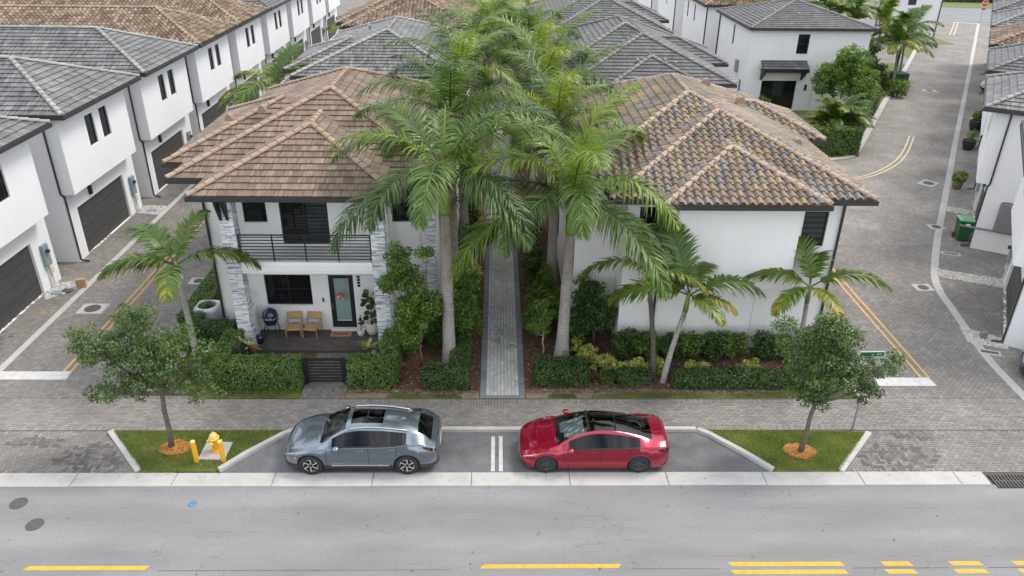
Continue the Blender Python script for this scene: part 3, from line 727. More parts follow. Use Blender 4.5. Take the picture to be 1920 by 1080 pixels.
def window(parent, O, u, a0, a1, z0, z1, depth=.10, mull_v=0, mull_h=0, fr=.05, frame=m_black, pane=m_pane, blinds=0, name='window', sill=True):
    f = B(); d0, d1 = -depth, -depth + .05
    for q in ((a0, a0 + fr, z0, z1), (a1 - fr, a1, z0, z1), (a0 + fr, a1 - fr, z0, z0 + fr), (a0 + fr, a1 - fr, z1 - fr, z1)): local_box(f, O, u, *q, d0, d1)
    cells_a = [a0 + fr + (a1 - a0 - 2 * fr) * i / (mull_v + 1) for i in range(mull_v + 2)]; cells_z = [z0 + fr + (z1 - z0 - 2 * fr) * i / (mull_h + 1) for i in range(mull_h + 2)]
    for a in cells_a[1:-1]: local_box(f, O, u, a - .025, a + .025, z0 + fr, z1 - fr, d0, d1 - .006)
    for z in cells_z[1:-1]: local_box(f, O, u, a0 + fr, a1 - fr, z - .02, z + .02, d0, d1 - .010)
    wo = f.obj(name, frame, parent)
    for i in range(mull_v + 1):
        for j in range(mull_h + 1):
            p_ = B(); local_box(p_, O, u, cells_a[i], cells_a[i + 1], cells_z[j], cells_z[j + 1], d0, d0 + .015); p_.obj('pane', pane, wo)
    if blinds:
        s = B()
        for i in range(blinds): zz = z0 + fr + (z1 - z0 - 2 * fr) * (i + .2) / blinds; local_box(s, O, u, a0 + fr, a1 - fr, zz, zz + .6 * (z1 - z0) / blinds, d0 + .017, d0 + .022)
        s.obj('blind', m_pane_shade, wo)
    if sill:
        s = B(); local_box(s, O, u, a0 - .03, a1 + .03, z0 - .05, z0 - .003, .002, .03); s.obj('window_sill', m_wall, wo)
    return wo
def pipe(parent, pts, w_=.045, name='downpipe', mat=m_bronze):
    b = B()
    for i in range(len(pts) - 1): b.tube([pts[i], pts[i + 1]], w_, 6)
    return b.obj(name, mat, parent)
m_garage = M('charcoal_garage_door', (.055, .053, .052), .6, .1, 2)
m_util = M('grey_blue_enamel', (.20, .25, .275), .5, .12, 3)
m_util2 = M('beige_plastic', (.52, .50, .43), .6, .1)

# ---- the row houses (local: garage wall x=0 facing +x, body to -x, y 0..7.4)
def townhouse(name, mats, style, near, far_detail=True, mirror=False, seed=0):
    """near = +1: built as is; mirror flips y so that the near side wall faces the other way"""
    e = empty(name); s = -1 if mirror else 1
    L_, Wd, zt, bx = 24., 7.3, 7.05, .60
    def Y(y): return y
    b = B()
    G = [(.95, 5.85, .0, 2.42)]
    wall_face(b, (0, 0, 0), (0, 1, 0), Wd, 0, zt, G, .16)
    wall_face(b, (-L_, 0, 0), (1, 0, 0), L_, 0, zt, [(3.0, 3.8, 4.9, 6.3), (8, 8.8, 4.9, 6.3)], .1)
    wall_face(b, (0, Wd, 0), (-1, 0, 0), L_, 0, zt); wall_face(b, (-L_, Wd, 0), (0, -1, 0), Wd, 0, zt)
    b.obj('wall', m_wall_cool, e)
    WN = [(2.42, 3.24, 5.0, 6.45), (3.84, 4.66, 5.0, 6.45)]
    q = B(); y0, y1, z0 = .03, 6.75, 3.42
    wall_face(q, (bx, y0, 0), (0, 1, 0), y1 - y0, z0, zt - .02, [(a - y0, c - y0, d, f) for a, c, d, f in WN], .12)
    wall_face(q, (.004, y0, 0), (1, 0, 0), bx - .004, z0, zt - .02); wall_face(q, (bx, y1, 0), (-1, 0, 0), bx - .004, z0, zt - .02)
    q.poly([(.004, y1, z0), (bx, y1, z0), (bx, y0, z0), (.004, y0, z0)])
    q.obj('upper_bay', m_wall_cool, e)
    for a, c, d, f in WN: window(e, (bx, 0, 0), (0, 1, 0), a, c, d, f, .12, 0, 1, .04, sill=False)
    for a in (3.0, 8): window(e, (-L_, 0, 0), (1, 0, 0), a, a + .8, 4.9, 6.3, .1, 0, 1, .04, sill=False)
    # garage door: four sections
    gd = B(); local_box(gd, (0, 0, 0), (0, 1, 0), .95, 5.85, 0, 2.42, -.16, -.13); go = gd.obj('garage_door', m_garage, e)
    for i in range(4):
        p_ = B(); local_box(p_, (0, 0, 0), (0, 1, 0), .97, 5.83, .02 + .6 * i, .59 + .6 * i, -.129, -.112); p_.obj('panel', m_garage, go)
    # roof
    rf = empty('roof'); rf.parent = e
    hip_roof(rf, -L_ - .4, bx + .55, -.32, Wd + .32, zt + .14, .42, style, mats, 'FRL', seed=seed)
    # wall lamp, meter cabinet, conduit, downpipe
    l_ = B(); local_box(l_, (0, 0, 0), (0, 1, 0), 2.25, 2.42, 2.62, 3.05, .0, .14); l_.obj('wall_lamp', m_black, e)
    u_ = B(); local_box(u_, (0, 0, 0), (0, 1, 0), 6.35, 6.75, 1.05, 2.05, 0, .16); uo = u_.obj('meter_cabinet', m_util, e)
    v_ = B(); v_.tube([(.16, 6.55, 1.75), (.28, 6.55, 1.75)], .09, 10); v_.obj('meter_dial', m_pane_shade, uo)
    u2 = B(); local_box(u2, (0, 0, 0), (0, 1, 0), 6.55, 6.78, .62, .92, 0, .12); u2.tube([(.05, 6.45, .05), (.05, 6.45, 1.05)], .03, 6); u2.tube([(.05, 6.68, .05), (.05, 6.68, .62)], .025, 6); u2.obj('conduit', m_util2, e)
    yy = -.02
    pipe(e, [(.0, yy - .04, zt), (.0, yy - .04, 3.45), (.07, yy + .10, 3.3), (.07, yy + .06, .12), (.45, yy + .06, .05)])
    if mirror:
        for o in [e] + list(e.children_recursive):
            pass
    return e
m_step = m_conc
# ------------------------------------------------------------------ left row of houses
def finish(o, label, cat, group, loc, rz=0.):
    o.location = loc; o.rotation_euler = (0, 0, rz); prop(o, label, cat, group); return o
def mirror_tree(e):
    """give a row house its mirror image (y -> -y) by flipping its own mesh data"""
    seen = set()
    for o in e.children_recursive:
        if o.type == 'MESH' and o.data.name not in seen:
            seen.add(o.data.name); me = o.data
            co = np.empty(len(me.vertices) * 3, np.float32); me.vertices.foreach_get('co', co); co[1::3] *= -1; me.vertices.foreach_set('co', co); me.flip_normals(); me.update()
S0 = [24.5, 33.55, 42.3, 50.8, 59.3, 67.8, 76.3, 84.8, 93.3]
ST = ['G', 'G', 'G', 'K', 'K', 'S', 'S', 'K', 'S']
LB = ['white row house with weathered grey roof, cut off by the left picture edge',
      'white row house with streaked grey tile roof, second from the left edge',
      'white row house with broad dark grey tile roof, third in the left row',
      'white row house with brown barrel tile roof, nearer of the two in the left row',
      'white row house with brown barrel tile roof, farther of the two in the left row',
      'white row house with grey roof just beyond the brown roofed pair at left',
      'white row house at left, second beyond the brown roofed pair',
      'white row house eighth along the left row, near the top edge of the picture',
      'far white row house at the very end of the left row, beyond all others']
protos = {}
for s_, st, lb in zip(S0, ST, LB):
    if st not in protos:
        protos[st] = townhouse('row_house', {'G': GREY, 'K': BARK, 'S': SLATE}[st], 'barrel' if st == 'K' else 'flat', 1, seed=ord(st)); o = protos[st]
    else: o = copy_tree(protos[st])
    finish(o, lb, 'house', 'white row houses along the left lane', (-20.1, s_, 0))
# right row, mirrored, turned with the far lane
ANG = rad(-30.6); ud = Vector((math.sin(-ANG), math.cos(ANG))); vd = Vector((ud.y, -ud.x))
mir = {}
for st in ('G', 'S', 'K'):
    p_ = townhouse('row_house', {'G': GREY, 'K': BARK, 'S': SLATE}[st], 'barrel' if st == 'K' else 'flat', 1, mirror=True, seed=40 + ord(st)); mirror_tree(p_); mir[st] = p_
LR = ['white row house at the right edge with a dark blue car beside it',
      'white row house with dark grey roof behind the green wheelie bin',
      'grey roofed white row house, next one beyond the house behind the green bin',
      'white row house with reddish brown roof in the right row',
      'grey roofed row house in the right row just before the stop sign',
      'grey roofed row house at the far end of the right row beside the stop sign']
used = set()
for k_, (u_, v_, st) in enumerate(((32.9, 4.35, 'S'), (43.1, 2.85, 'G'), (53.0, 2.85, 'S'), (62.9, 2.85, 'K'), (72.8, 2.85, 'G'), (82.7, 2.85, 'S'), (92.6, 2.85, 'G'))):
    if k_ == 6: lb = 'farthest row house at the top right corner of the picture'
    else: lb = LR[k_]
    o = mir[st] if st not in used else copy_tree(mir[st]); used.add(st)
    q = ud * u_ + vd * v_
    # garage wall faces -v: local +x must point to -v, local y (mirrored body runs to -y) along -u
    finish(o, lb, 'house', 'white row houses along the right lane', (q.x, q.y, 0), math.atan2(-vd.y, -vd.x))
# ------------------------------------------------------------------ detached houses (built in place, then hung on an empty at their base)
def house(name='house'): return empty(name)
def settle(e, loc, label, cat='house', group=None):
    e.location = loc; inv = Matrix.Translation(-Vector(loc))
    for ch in e.children: ch.matrix_parent_inverse = inv
    return prop(e, label, cat, group)
def roof_of(e): r = empty('roof'); r.parent = e; return r
m_acc = M('grey_joint_sealant', (.42, .42, .41), .8, .1)
m_stone = attr_mat('ledger_stone', [(0., (.27, .285, .32)), (.3, (.42, .435, .47)), (.6, (.62, .63, .655)), (1., (.76, .76, .775))], .8, bump=.3, bscale=30)
def stone_cladding(parent, x0, x1, y0, y1, z0, z1, seed=0, name='stone_column'):
    """core with ledger stones of uneven length and projection on all four sides"""
    rg = random.Random(seed); c = B(); c.box(x0 + .02, x1 - .02, y0 + .02, y1 - .02, z0, z1); co = c.obj(name, m_wall, parent)
    s = B()
    for (O, u, wd) in (((x0, y0, 0), (1, 0, 0), x1 - x0), ((x1, y0, 0), (0, 1, 0), y1 - y0), ((x1, y1, 0), (-1, 0, 0), x1 - x0), ((x0, y1, 0), (0, -1, 0), y1 - y0)):
        z = z0
        while z < z1 - .01:
            h = rg.choice((.022, .03, .035, .045)); h = min(h, z1 - z); a = 0.
            while a < wd - .001:
                l = min(rg.uniform(.10, .38), wd - a)
                if wd - a - l < .06: l = wd - a
                local_box(s, O, u, a + .001, a + l - .001, z + .001, z + h - .001, -.03, rg.uniform(-.012, .022), rg.choice((.05, .2, .35, .6, .75, .85, .9, 1.)))
                a += l
            z += h
    o = s.obj('ledger_stones', m_stone, co, attr=True); o['kind'] = 'stuff'
    return co
def railing(parent, x0, x1, y, z0, z1, posts, bars, name='railing', pw=.045, bw=.018):
    b = B()
    b.box(x0, x1, y - .025, y + .025, z1 - .04, z1); o = b.obj(name, m_black, parent)
    for p_ in posts: B().box(p_ - pw / 2, p_ + pw / 2, y - .022, y + .022, z0, z1 - .041).obj('post', m_black, o)
    for i in range(bars):
        zz = z0 + .08 + (z1 - z0 - .2) * i / (bars - 1); B().box(x0 + .01, x1 - .01, y - bw + .001, y + bw - .001, zz, zz + .028).obj('rail_bar', m_black, o)
    return o

# ---- front left house: brown flat tiles, porch and balcony
A = house()
BUD = {'left': 300}
rf = roof_of(A)
hip_roof(rf, -10.7, -3.43, 25.02, 34., 6.62, .43, 'flat', BROWN, 'FRL', BUD, 1, True, skip_caps=('BL', 'BR'))
hip_roof(rf, -12.1, -1.75, 26.9, 41.0, 6.60, .42, 'flat', BROWN, 'FRL', BUD, 2, True)
hip_roof(rf, -12.9, -5.2, 28.7, 36.7, 6.60, .43, 'flat', BROWN, 'FL', None, 3, True, skip_caps=('FR', 'BR'))
for x, y, z in ((-9.6, 31.0, 8.0), (-11.1, 31.3, 7.55)):     # curved roof vents
    v = B(); R = []
    for s_ in (0, .3): R.append([(x + .16 * math.cos(t), y + s_, z + .28 * math.sin(t)) for t in np.linspace(0, math.pi, 9)])
    v.rings(R, False, closed=False); v.poly(R[0]); v.poly(list(reversed(R[1]))); v.obj('roof_vent', m_cap_brown, rf)
b = B()
FW = [(1.85, 3.67, 1.27, 2.62), (4.36, 5.34, .22, 2.62), (1.45, 2.33, 4.84, 6.25), (2.82, 4.63, 3.96, 6.2)]
wall_face(b, (-11.05, 27.02, 0), (1, 0, 0), 6.85, 0, 6.5, FW, .12)
wall_face(b, (-4.2, 27.02, 0), (0, 1, 0), .46, 0, 6.5)
wall_face(b, (-4.2, 27.48, 0), (1, 0, 0), 2.1, 0, 6.5, [(.12, .98, 4.7, 6.25)], .12)
wall_face(b, (-2.1, 27.48, 0), (0, 1, 0), 13., 0, 6.5, [(3, 4, 4.6, 6), (7, 8, 4.6, 6), (3, 4.5, 1.0, 2.4)], .1)
wall_face(b, (-2.1, 40.48, 0), (-1, 0, 0), 8.95, 0, 6.5); wall_face(b, (-11.05, 40.48, 0), (0, -1, 0), 13.46, 0, 6.5, [(2, 3, 4.6, 6), (8, 9, 4.6, 6)], .1)
b.obj('wall', m_wall, A)
Of, uf = (-11.05, 27.02, 0), (1, 0, 0)
window(A, Of, uf, *FW[0], .12, 1, 1, .045); window(A, Of, uf, *FW[2], .12, 0, 0, .05); window(A, (-4.2, 27.48, 0), uf, .12, .98, 4.7, 6.25, .12, 0, 1, .045)
window(A, Of, uf, *FW[3], .12, 1, 0, .055, blinds=0, name='sliding_door', sill=False)
window(A, (-2.1, 27.48, 0), (0, 1, 0), 3, 4, 4.6, 6, .1, 0, 1); window(A, (-2.1, 27.48, 0), (0, 1, 0), 7, 8, 4.6, 6, .1, 0, 1); window(A, (-2.1, 27.48, 0), (0, 1, 0), 3, 4.5, 1, 2.4, .1, 1, 0)
window(A, (-11.05, 40.48, 0), (0, -1, 0), 2, 3, 4.6, 6, .1, 0, 1); window(A, (-11.05, 40.48, 0), (0, -1, 0), 8, 9, 4.6, 6, .1, 0, 1)
s = B()
for i in range(13): local_box(s, Of, uf, 3.80, 4.56, 4.10 + i * .155, 4.21 + i * .155, -.102, -.094)
s.obj('blind', m_pane_shade, A)
# front door
d = B()
for q in ((4.36, 4.55, .22, 2.62), (5.15, 5.34, .22, 2.62), (4.55, 5.15, .22, .52), (4.55, 5.15, 2.44, 2.62)): local_box(d, Of, uf, *q, -.12, -.05)
do = d.obj('door', m_black, A)
p_ = B(); local_box(p_, Of, uf, 4.55, 5.15, .52, 2.44, -.11, -.075); p_.obj('pane', m_aqua, do)
p_ = B(); local_box(p_, Of, uf, 4.55, 5.15, .52, .545, -.074, -.06); p_.obj('door_trim', m_wall, do)
p_ = B(); local_box(p_, Of, uf, 4.41, 4.47, 1.05, 1.35, -.05, -.01); p_.obj('handle', m_iron, do)
B().bevbox(-6.74, -5.66, 26.86, 27.015, .15, .215, .01).obj('door_step', m_wall, A)
p_ = B(); local_box(p_, Of, uf, 4.06, 4.12, 1.42, 1.60, .001, .03); p_.obj('doorbell', m_black, A)
p_ = B()
for i in range(4): local_box(p_, Of, uf, 5.50, 5.62, 2.10 + i * .13, 2.20 + i * .13, .001, .015)
p_.obj('number_plaque', m_black, A)
p_ = B(); local_box(p_, Of, uf, 5.32, 5.48, 4.52, 4.62, .001, .06); p_.obj('outlet_box', m_iron, A)
# patio with dark blocks
B().box(-9.95, -4.15, 25.40, 27.015, .0, .132).obj('patio', m_sand, A)
PA = running(-9.95, -4.15, 25.40, 27.01, .21, .105); m_patio = attr_mat('patio_block', [(0., (.06, .05, .047)), (1., (.13, .112, .105))], .8, blotch=.2)
po = blocks('patio_blocks', PA, m_patio, None, z=.15); po.parent = A
# columns, balcony
for x, sd_ in ((-9.95, 1), (-4.60, 2)): stone_cladding(A, x, x + .5, 25.47, 25.97, .0, 6.42, sd_)
stone_cladding(A, -2.95, -2.42, 27.36, 27.52, 0, 6.42, 3, 'stone_pier')
bl = B(); bl.box(-9.44, -4.61, 25.52, 27.015, 3.42, 3.88); bl.box(-9.44, -4.61, 25.47, 25.52, 3.56, 3.74); bl.box(-9.44, -4.61, 25.43, 25.52, 3.742, 3.90); bl.obj('balcony_slab', m_wall, A)
railing(A, -9.42, -4.62, 25.56, 3.90, 4.97, (-9.39, -8.2, -7.02, -5.84, -4.65), 8)
for x in (-9.86, -9.62, -4.46, -4.16):
    k_ = B(); wq = .045
    pr = [(25.46, 6.42), (25.06, 6.42), (25.08, 6.30), (25.40, 5.58), (25.46, 5.55)]
    k_.rings([[(x - wq, y, z) for y, z in pr], [(x + wq, y, z) for y, z in pr]]); k_.obj('eave_bracket', m_black, A)
pipe(A, [(-11.0, 26.96, 6.45), (-11.0, 26.96, .1)], .05); pipe(A, [(-2.2, 27.40, 6.45), (-2.2, 27.40, .1)], .05)
w2 = B(); w2.box(-11.3, -9.98, 25.9, 26.0, 0, .5); 
settle(A, (-6.5, 27.0, 0), 'two storey white house with brown flat tile roof, stone columns and a balcony')

# ---- front right house: multicolour barrel tiles
Hb = house(); rf = roof_of(Hb); BUD = {'left': 300}
hip_roof(rf, 5.83, 11.53, 24.62, 31., 6.55, .42, 'barrel', MULTI, 'FRL', BUD, 11, True, skip_caps=('BL', 'BR'))
hip_roof(rf, 4.0, 13.33, 25.15, 36., 6.55, .42, 'barrel', MULTI, 'FRL', BUD, 12, True, skip_caps=('BL', 'BR'))
hip_roof(rf, 2.33, 13.30, 26.0, 40.1, 6.56, .415, 'barrel', MULTI, 'FRLB', None, 13, True, skip_caps=())
hip_roof(rf, 8.0, 14.3, 32.5, 37.5, 6.55, .42, 'barrel', MULTI, 'FR', None, 14, True, skip_caps=('FL', 'BL'))
for x, y, z in ((10.6, 33.2, 7.95), (9.6, 35.4, 8.25), (12.0, 29.6, 7.15)):
    v = B(); R = []
    for s_ in (0, .3): R.append([(x + .18 * math.cos(t), y + s_, z + .30 * math.sin(t)) for t in np.linspace(0, math.pi, 9)])
    v.rings(R, False, closed=False); v.poly(R[0]); v.poly(list(reversed(R[1]))); v.obj('roof_vent', m_cap_multi, rf)
b = B()
wall_face(b, (4.72, 25.85, 0), (1, 0, 0), 7.93, 0, 6.45, [(.45, 1.25, 4.5, 6.0), (6.5, 7.4, 4.45, 5.85)], .12)
wall_face(b, (12.65, 25.85, 0), (0, 1, 0), 13.8, 0, 6.45, [(3, 4, 4.5, 5.9)], .1); wall_face(b, (12.65, 39.65, 0), (-1, 0, 0), 9.7, 0, 6.45)
wall_face(b, (2.95, 39.65, 0), (0, -1, 0), 12.3, 0, 6.45, [(3, 4, 4.5, 5.9), (8, 9, 4.5, 5.9), (4, 5.6, .9, 2.3)], .1); wall_face(b, (2.95, 27.35, 0), (1, 0, 0), 1.77, 0, 6.45); wall_face(b, (4.72, 27.35, 0), (0, -1, 0), 1.5, 0, 6.45)
b.box(12.64, 13.8, 33.0, 37.0, 0, 6.44)
b.obj('wall', m_wall, Hb)
q = B(); wall_face(q, (6.42, 25.12, 0), (1, 0, 0), 4.42, 3.05, 6.45); wall_face(q, (6.42, 25.846, 0), (0, -1, 0), .726, 3.05, 6.45); wall_face(q, (10.84, 25.12, 0), (0, 1, 0), .726, 3.05, 6.45)
q.poly([(6.42, 25.846, 3.05), (10.84, 25.846, 3.05), (10.84, 25.12, 3.05), (6.42, 25.12, 3.05)]); q.obj('upper_bay', m_wall, Hb)
window(Hb, (4.72, 25.85, 0), uf, 6.5, 7.4, 4.45, 5.85, .12, 0, 0, .06, blinds=6); window(Hb, (4.72, 25.85, 0), uf, .45, 1.25, 4.5, 6.0, .12, 0, 1)
window(Hb, (12.65, 25.85, 0), (0, 1, 0), 3, 4, 4.5, 5.9, .1, 0, 1)
for a in ((3, 4, 4.5, 5.9), (8, 9, 4.5, 5.9), (4, 5.6, .9, 2.3)): window(Hb, (2.95, 39.65, 0), (0, -1, 0), *a, .1, 0, 1)
pipe(Hb, [(12.72, 25.2, 6.42), (12.60, 25.78, 6.2), (12.60, 25.78, .1)], .05); pipe(Hb, [(6.05, 25.78, 6.4), (6.05, 25.78, .1)], .05)
for x in (7.35, 9.9): B().box(x, x + .012, 25.842, 25.849, .1, 3.0).obj('control_joint', m_acc, Hb)
settle(Hb, (8, 26, 0), 'white house with multicoloured barrel tile roof and a blank street wall')

# ---- houses behind, both sides of the garden path
def back_house(xs, y0, mats, style, p, label, ze=6.6, faces='FRL', extra=None, seed=0, depth=15., side=1):
    e = house(); rf = roof_of(e); x0, x1 = xs
    hip_roof(rf, x0, x1, y0, y0 + depth, ze, p, style, mats, faces, None, seed)
    for (a0, a1, c0, c1, fc, sk) in extra or (): hip_roof(rf, a0, a1, y0 + c0, y0 + c1, ze - .02, p, style, mats, fc, None, seed + 7, skip_caps=sk)
    b = B(); o = .55
    X0, X1, Y0, Y1 = x0 + o, x1 - o, y0 + o, y0 + depth - o; hl = [(1.2, 2.2, 4.6, 6.0), (4, 5, 4.6, 6.0)]
    wall_face(b, (X0, Y0, 0), (1, 0, 0), X1 - X0, 0, ze - .14, hl + [(X1 - X0 - 1.6, X1 - X0 - .8, 4.6, 6.0)], .1); wall_face(b, (X1, Y0, 0), (0, 1, 0), Y1 - Y0, 0, ze - .14, hl, .1)
    wall_face(b, (X1, Y1, 0), (-1, 0, 0), X1 - X0, 0, ze - .14); wall_face(b, (X0, Y1, 0), (0, -1, 0), Y1 - Y0, 0, ze - .14, hl, .1)
    for (a0, a1, c0, c1, fc, sk) in extra or (): b.box(a0 + .5, a1 - .5, y0 + c0 + .5, y0 + c1 - .5, 0, ze - .16)
    b.obj('wall', m_wall_cool, e)
    for h_ in hl: window(e, (X1, Y0, 0), (0, 1, 0), *h_, .1, 0, 1, sill=False); window(e, (X0, Y1, 0), (0, -1, 0), *h_, .1, 0, 1, sill=False)
    for h_ in hl + [(X1 - X0 - 1.6, X1 - X0 - .8, 4.6, 6.0)]: window(e, (X0, Y0, 0), (1, 0, 0), *h_, .1, 0, 1, sill=False)
    settle(e, ((x0 + x1) / 2, y0 + depth / 2, 0), label); return e, rf
eC, rC = back_house((-11.75, -1.95), 44.3, GREY, 'flat', .37, 'house with streaked blue grey tile roof behind the brown roofed front house', extra=[(-12.6, -6, 46.2 - 44.3, 53.4 - 44.3, 'FL', ('FR', 'BR'))], seed=21)
eD, rD = back_house((-12.1, -2.0), 62.0, BARK, 'barrel', .40, 'house with brown barrel tile roof farther back, left of the tall palms', extra=[(-12.9, -6, 2., 9., 'FL', ('FR', 'BR'))], seed=22)
eE, rE = back_house((4.04, 13.3), 43.1, SLATE, 'flat', .42, 'house with plain grey tile roof directly behind the barrel tiled front house', faces='FRL', extra=[(6.2, 11.5, -.5, 6, 'FRL', ('BL', 'BR')), (2.6, 13.25, 1.6, 15., 'FRLB', ()), (8, 14.4, 5.9, 11.3, 'FR', ('FL', 'BL'))], seed=23)
eF, rF = back_house((4.0, 13.3), 60.6, SLATE, 'flat', .42, 'farther house with grey tile roof, right of the path near the top of the picture', faces='FRL', extra=[(2.6, 13.25, 1.6, 15., 'FRLB', ()), (8, 14.2, 6.3, 11.6, 'FR', ('FL', 'BL'))], seed=24)
back_house((-12.1, -2.0), 80.0, GREY, 'flat', .40, 'farthest grey roofed house left of the path at the top edge', seed=25)
back_house((4.0, 13.3), 78.5, SLATE, 'flat', .42, 'farthest grey roofed house right of the path at the top edge', seed=26)
def vent_cowl(rf, x, y, z, mat, s=1.):
    v = B(); v.tube([(x, y, z - .2), (x, y, z + .16 * s), (x, y - .10 * s, z + .26 * s)], .09 * s, 8); v.obj('roof_vent', mat, rf)
for x, y, z in ((8.0, 44.9, 7.35), (9.6, 44.95, 7.38), (10.15, 44.75, 7.28), (5.6, 47.0, 7.3)): vent_cowl(rE, x, y, z, m_cap_brown)
for x, y, z in ((-9.6, 50.6, 7.6), (-9.3, 50.3, 7.62), (-8.5, 53, 7.9)): vent_cowl(rC, x, y, z, m_util)
# ---- white house with the dark sliding door
Wh = house(); rf = roof_of(Wh)
hip_roof(rf, 20.1, 30.3, 63.2, 73.8, 6.62, .30, 'flat', SLATE, 'FL', None, 31)
for x, y, z in ((22.8, 66.2, 7.45), (23.4, 69.8, 7.5), (24.6, 65.6, 7.3)): vent_cowl(rf, x, y, z, m_util, .8)
b = B(); hw = [(3.75, 4.7, 4.6, 6.15), (1.35, 4.25, .12, 2.45)]
wall_face(b, (20.4, 63.5, 0), (1, 0, 0), 9.6, 0, 6.48, hw, .12); wall_face(b, (30., 63.5, 0), (0, 1, 0), 10, 0, 6.48); wall_face(b, (30., 73.5, 0), (-1, 0, 0), 9.6, 0, 6.48)
wall_face(b, (20.4, 73.5, 0), (0, -1, 0), 10, 0, 6.48, [(4.6, 5.1, 4.5, 6.1), (8.2, 8.7, .9, 2.2)], .12); b.obj('wall', m_wall_cool, Wh)
window(Wh, (20.4, 63.5, 0), uf, *hw[0], .12, 0, 1, .07); sdr = window(Wh, (20.4, 63.5, 0), uf, *hw[1], .12, 2, 0, .06, name='sliding_door', sill=False)
s = B(); local_box(s, (20.4, 63.5, 0), uf, 2.4, 3.2, 1.2, 2.38, -.10, -.09); s.obj('blind', m_pane_shade, sdr)
window(Wh, (20.4, 73.5, 0), (0, -1, 0), 4.6, 5.1, 4.5, 6.1, .12); window(Wh, (20.4, 73.5, 0), (0, -1, 0), 8.2, 8.7, .9, 2.2, .12)
c = B(); x0, x1, y0, y1 = 21.45, 25.15, 62.5, 63.49
c.rings([[(x0, y1, 3.95), (x1, y1, 3.95), (x1, y0, 3.45), (x0, y0, 3.45)], [(x0, y1, 4.05), (x1, y1, 4.05), (x1, y0, 3.55), (x0, y0, 3.55)]]); c.box(x0, x1, y0 - .04, y0 + .05, 3.30, 3.50); c.box(x0 + .03, x1 - .03, y0 + .06, y1, 3.28, 3.40)
cn = c.obj('door_canopy', m_black, Wh)
Vt, Ft, rt_, ruvt, _ = tile_field([(0, 0), (x1 - x0, 0), (x1 - x0, 1.12), (0, 1.12)], 'flat', None, 5)
MV = np.array(Vt); vv = np.array((0, 1, .5)) / math.hypot(1, .5); nn = np.array((0, -.5, 1)) / math.hypot(1, .5)
o = obj('tile_field', np.array((x0, y0, 3.56)) + MV[:, :1] * np.array((1, 0, 0)) + MV[:, 1:2] * vv + MV[:, 2:3] * nn, Ft, m_tile_slate, cn, r=rt_, ruv=ruvt); o['kind'] = 'stuff'
for x in (21.6, 24.95):
    k_ = B(); pr = [(63.49, 3.28), (62.62, 3.28), (62.66, 3.15), (63.36, 2.55), (63.49, 2.5)]
    k_.rings([[(x - .06, y, z) for y, z in pr], [(x + .06, y, z) for y, z in pr]]); k_.obj('bracket', m_black, cn)
l_ = B(); local_box(l_, (20.4, 63.5, 0), uf, 4.95, 5.12, 1.7, 2.15, 0, .1); l_.obj('wall_lamp', m_black, Wh)
pipe(Wh, [(20.33, 73.3, 6.4), (20.33, 73.3, .1)], .06); pipe(Wh, [(26.1, 63.44, 3.9), (25.95, 63.44, .3)], .02, 'conduit', m_util2)
l_ = B(); local_box(l_, (20.4, 73.5, 0), (0, -1, 0), 7.0, 7.5, 2.6, 3.6, 0, .2); l_.obj('meter_cabinet', m_util, Wh)
settle(Wh, (25, 68, 0), 'white house with low grey roof, dark sliding door under a small tiled canopy')
# far white houses beyond it
for (x0, x1, y0, mats, st, lb, sd_) in ((19.6, 30.5, 76.2, BARK, 'barrel', 'white house with brown roof edge right behind the one with the door canopy', 41), (19.4, 30.5, 89.5, GREY, 'flat', 'white house far back, third in line behind the canopy house', 42), (19.2, 30.5, 102.5, GREY, 'flat', 'farthest white house in line behind the canopy house', 43), (44.0, 54.0, 96.5, SLATE, 'flat', 'white building with black downpipes beside the far end of the right lane', 44), (33.5, 42.5, 88., SLATE, 'flat', 'white building with dark doors half hidden by palms beyond the canopy house', 45)):
    e = house(); rf = roof_of(e); hip_roof(rf, x0, x1, y0, y0 + 10.8, 6.7, .36, st, mats, 'FL', None, sd_)
    b = B(); hl = [(1.5, 2.0, 4.5, 6.1), (4.6, 5.1, 4.5, 6.1), (7.5, 8.2, .9, 2.2)]
    wall_face(b, (x0 + .4, y0 + .4, 0), (1, 0, 0), x1 - x0 - .8, 0, 6.55, [(1.2, 2.2, 4.4, 6.0), (5, 6, 4.4, 6.0), (3, 5, .1, 2.4)], .1); wall_face(b, (x1 - .4, y0 + .4, 0), (0, 1, 0), 10, 0, 6.55); wall_face(b, (x1 - .4, y0 + 10.4, 0), (-1, 0, 0), x1 - x0 - .8, 0, 6.55)
    wall_face(b, (x0 + .4, y0 + 10.4, 0), (0, -1, 0), 10, 0, 6.55, hl, .1); b.obj('wall', m_wall_cool, e)
    for h_ in hl: window(e, (x0 + .4, y0 + 10.4, 0), (0, -1, 0), *h_, .1, sill=False)
    for h_ in ((1.2, 2.2, 4.4, 6.0), (5, 6, 4.4, 6.0), (3, 5, .1, 2.4)): window(e, (x0 + .4, y0 + .4, 0), (1, 0, 0), *h_, .1, sill=False)
    pipe(e, [(x0 + .34, y0 + .5, 6.5), (x0 + .34, y0 + .5, .1)], .06); pipe(e, [(x1 - .5, y0 + .34, 6.5), (x1 - .5, y0 + .34, .1)], .06)
    settle(e, ((x0 + x1) / 2, y0 + 5, 0), lb)
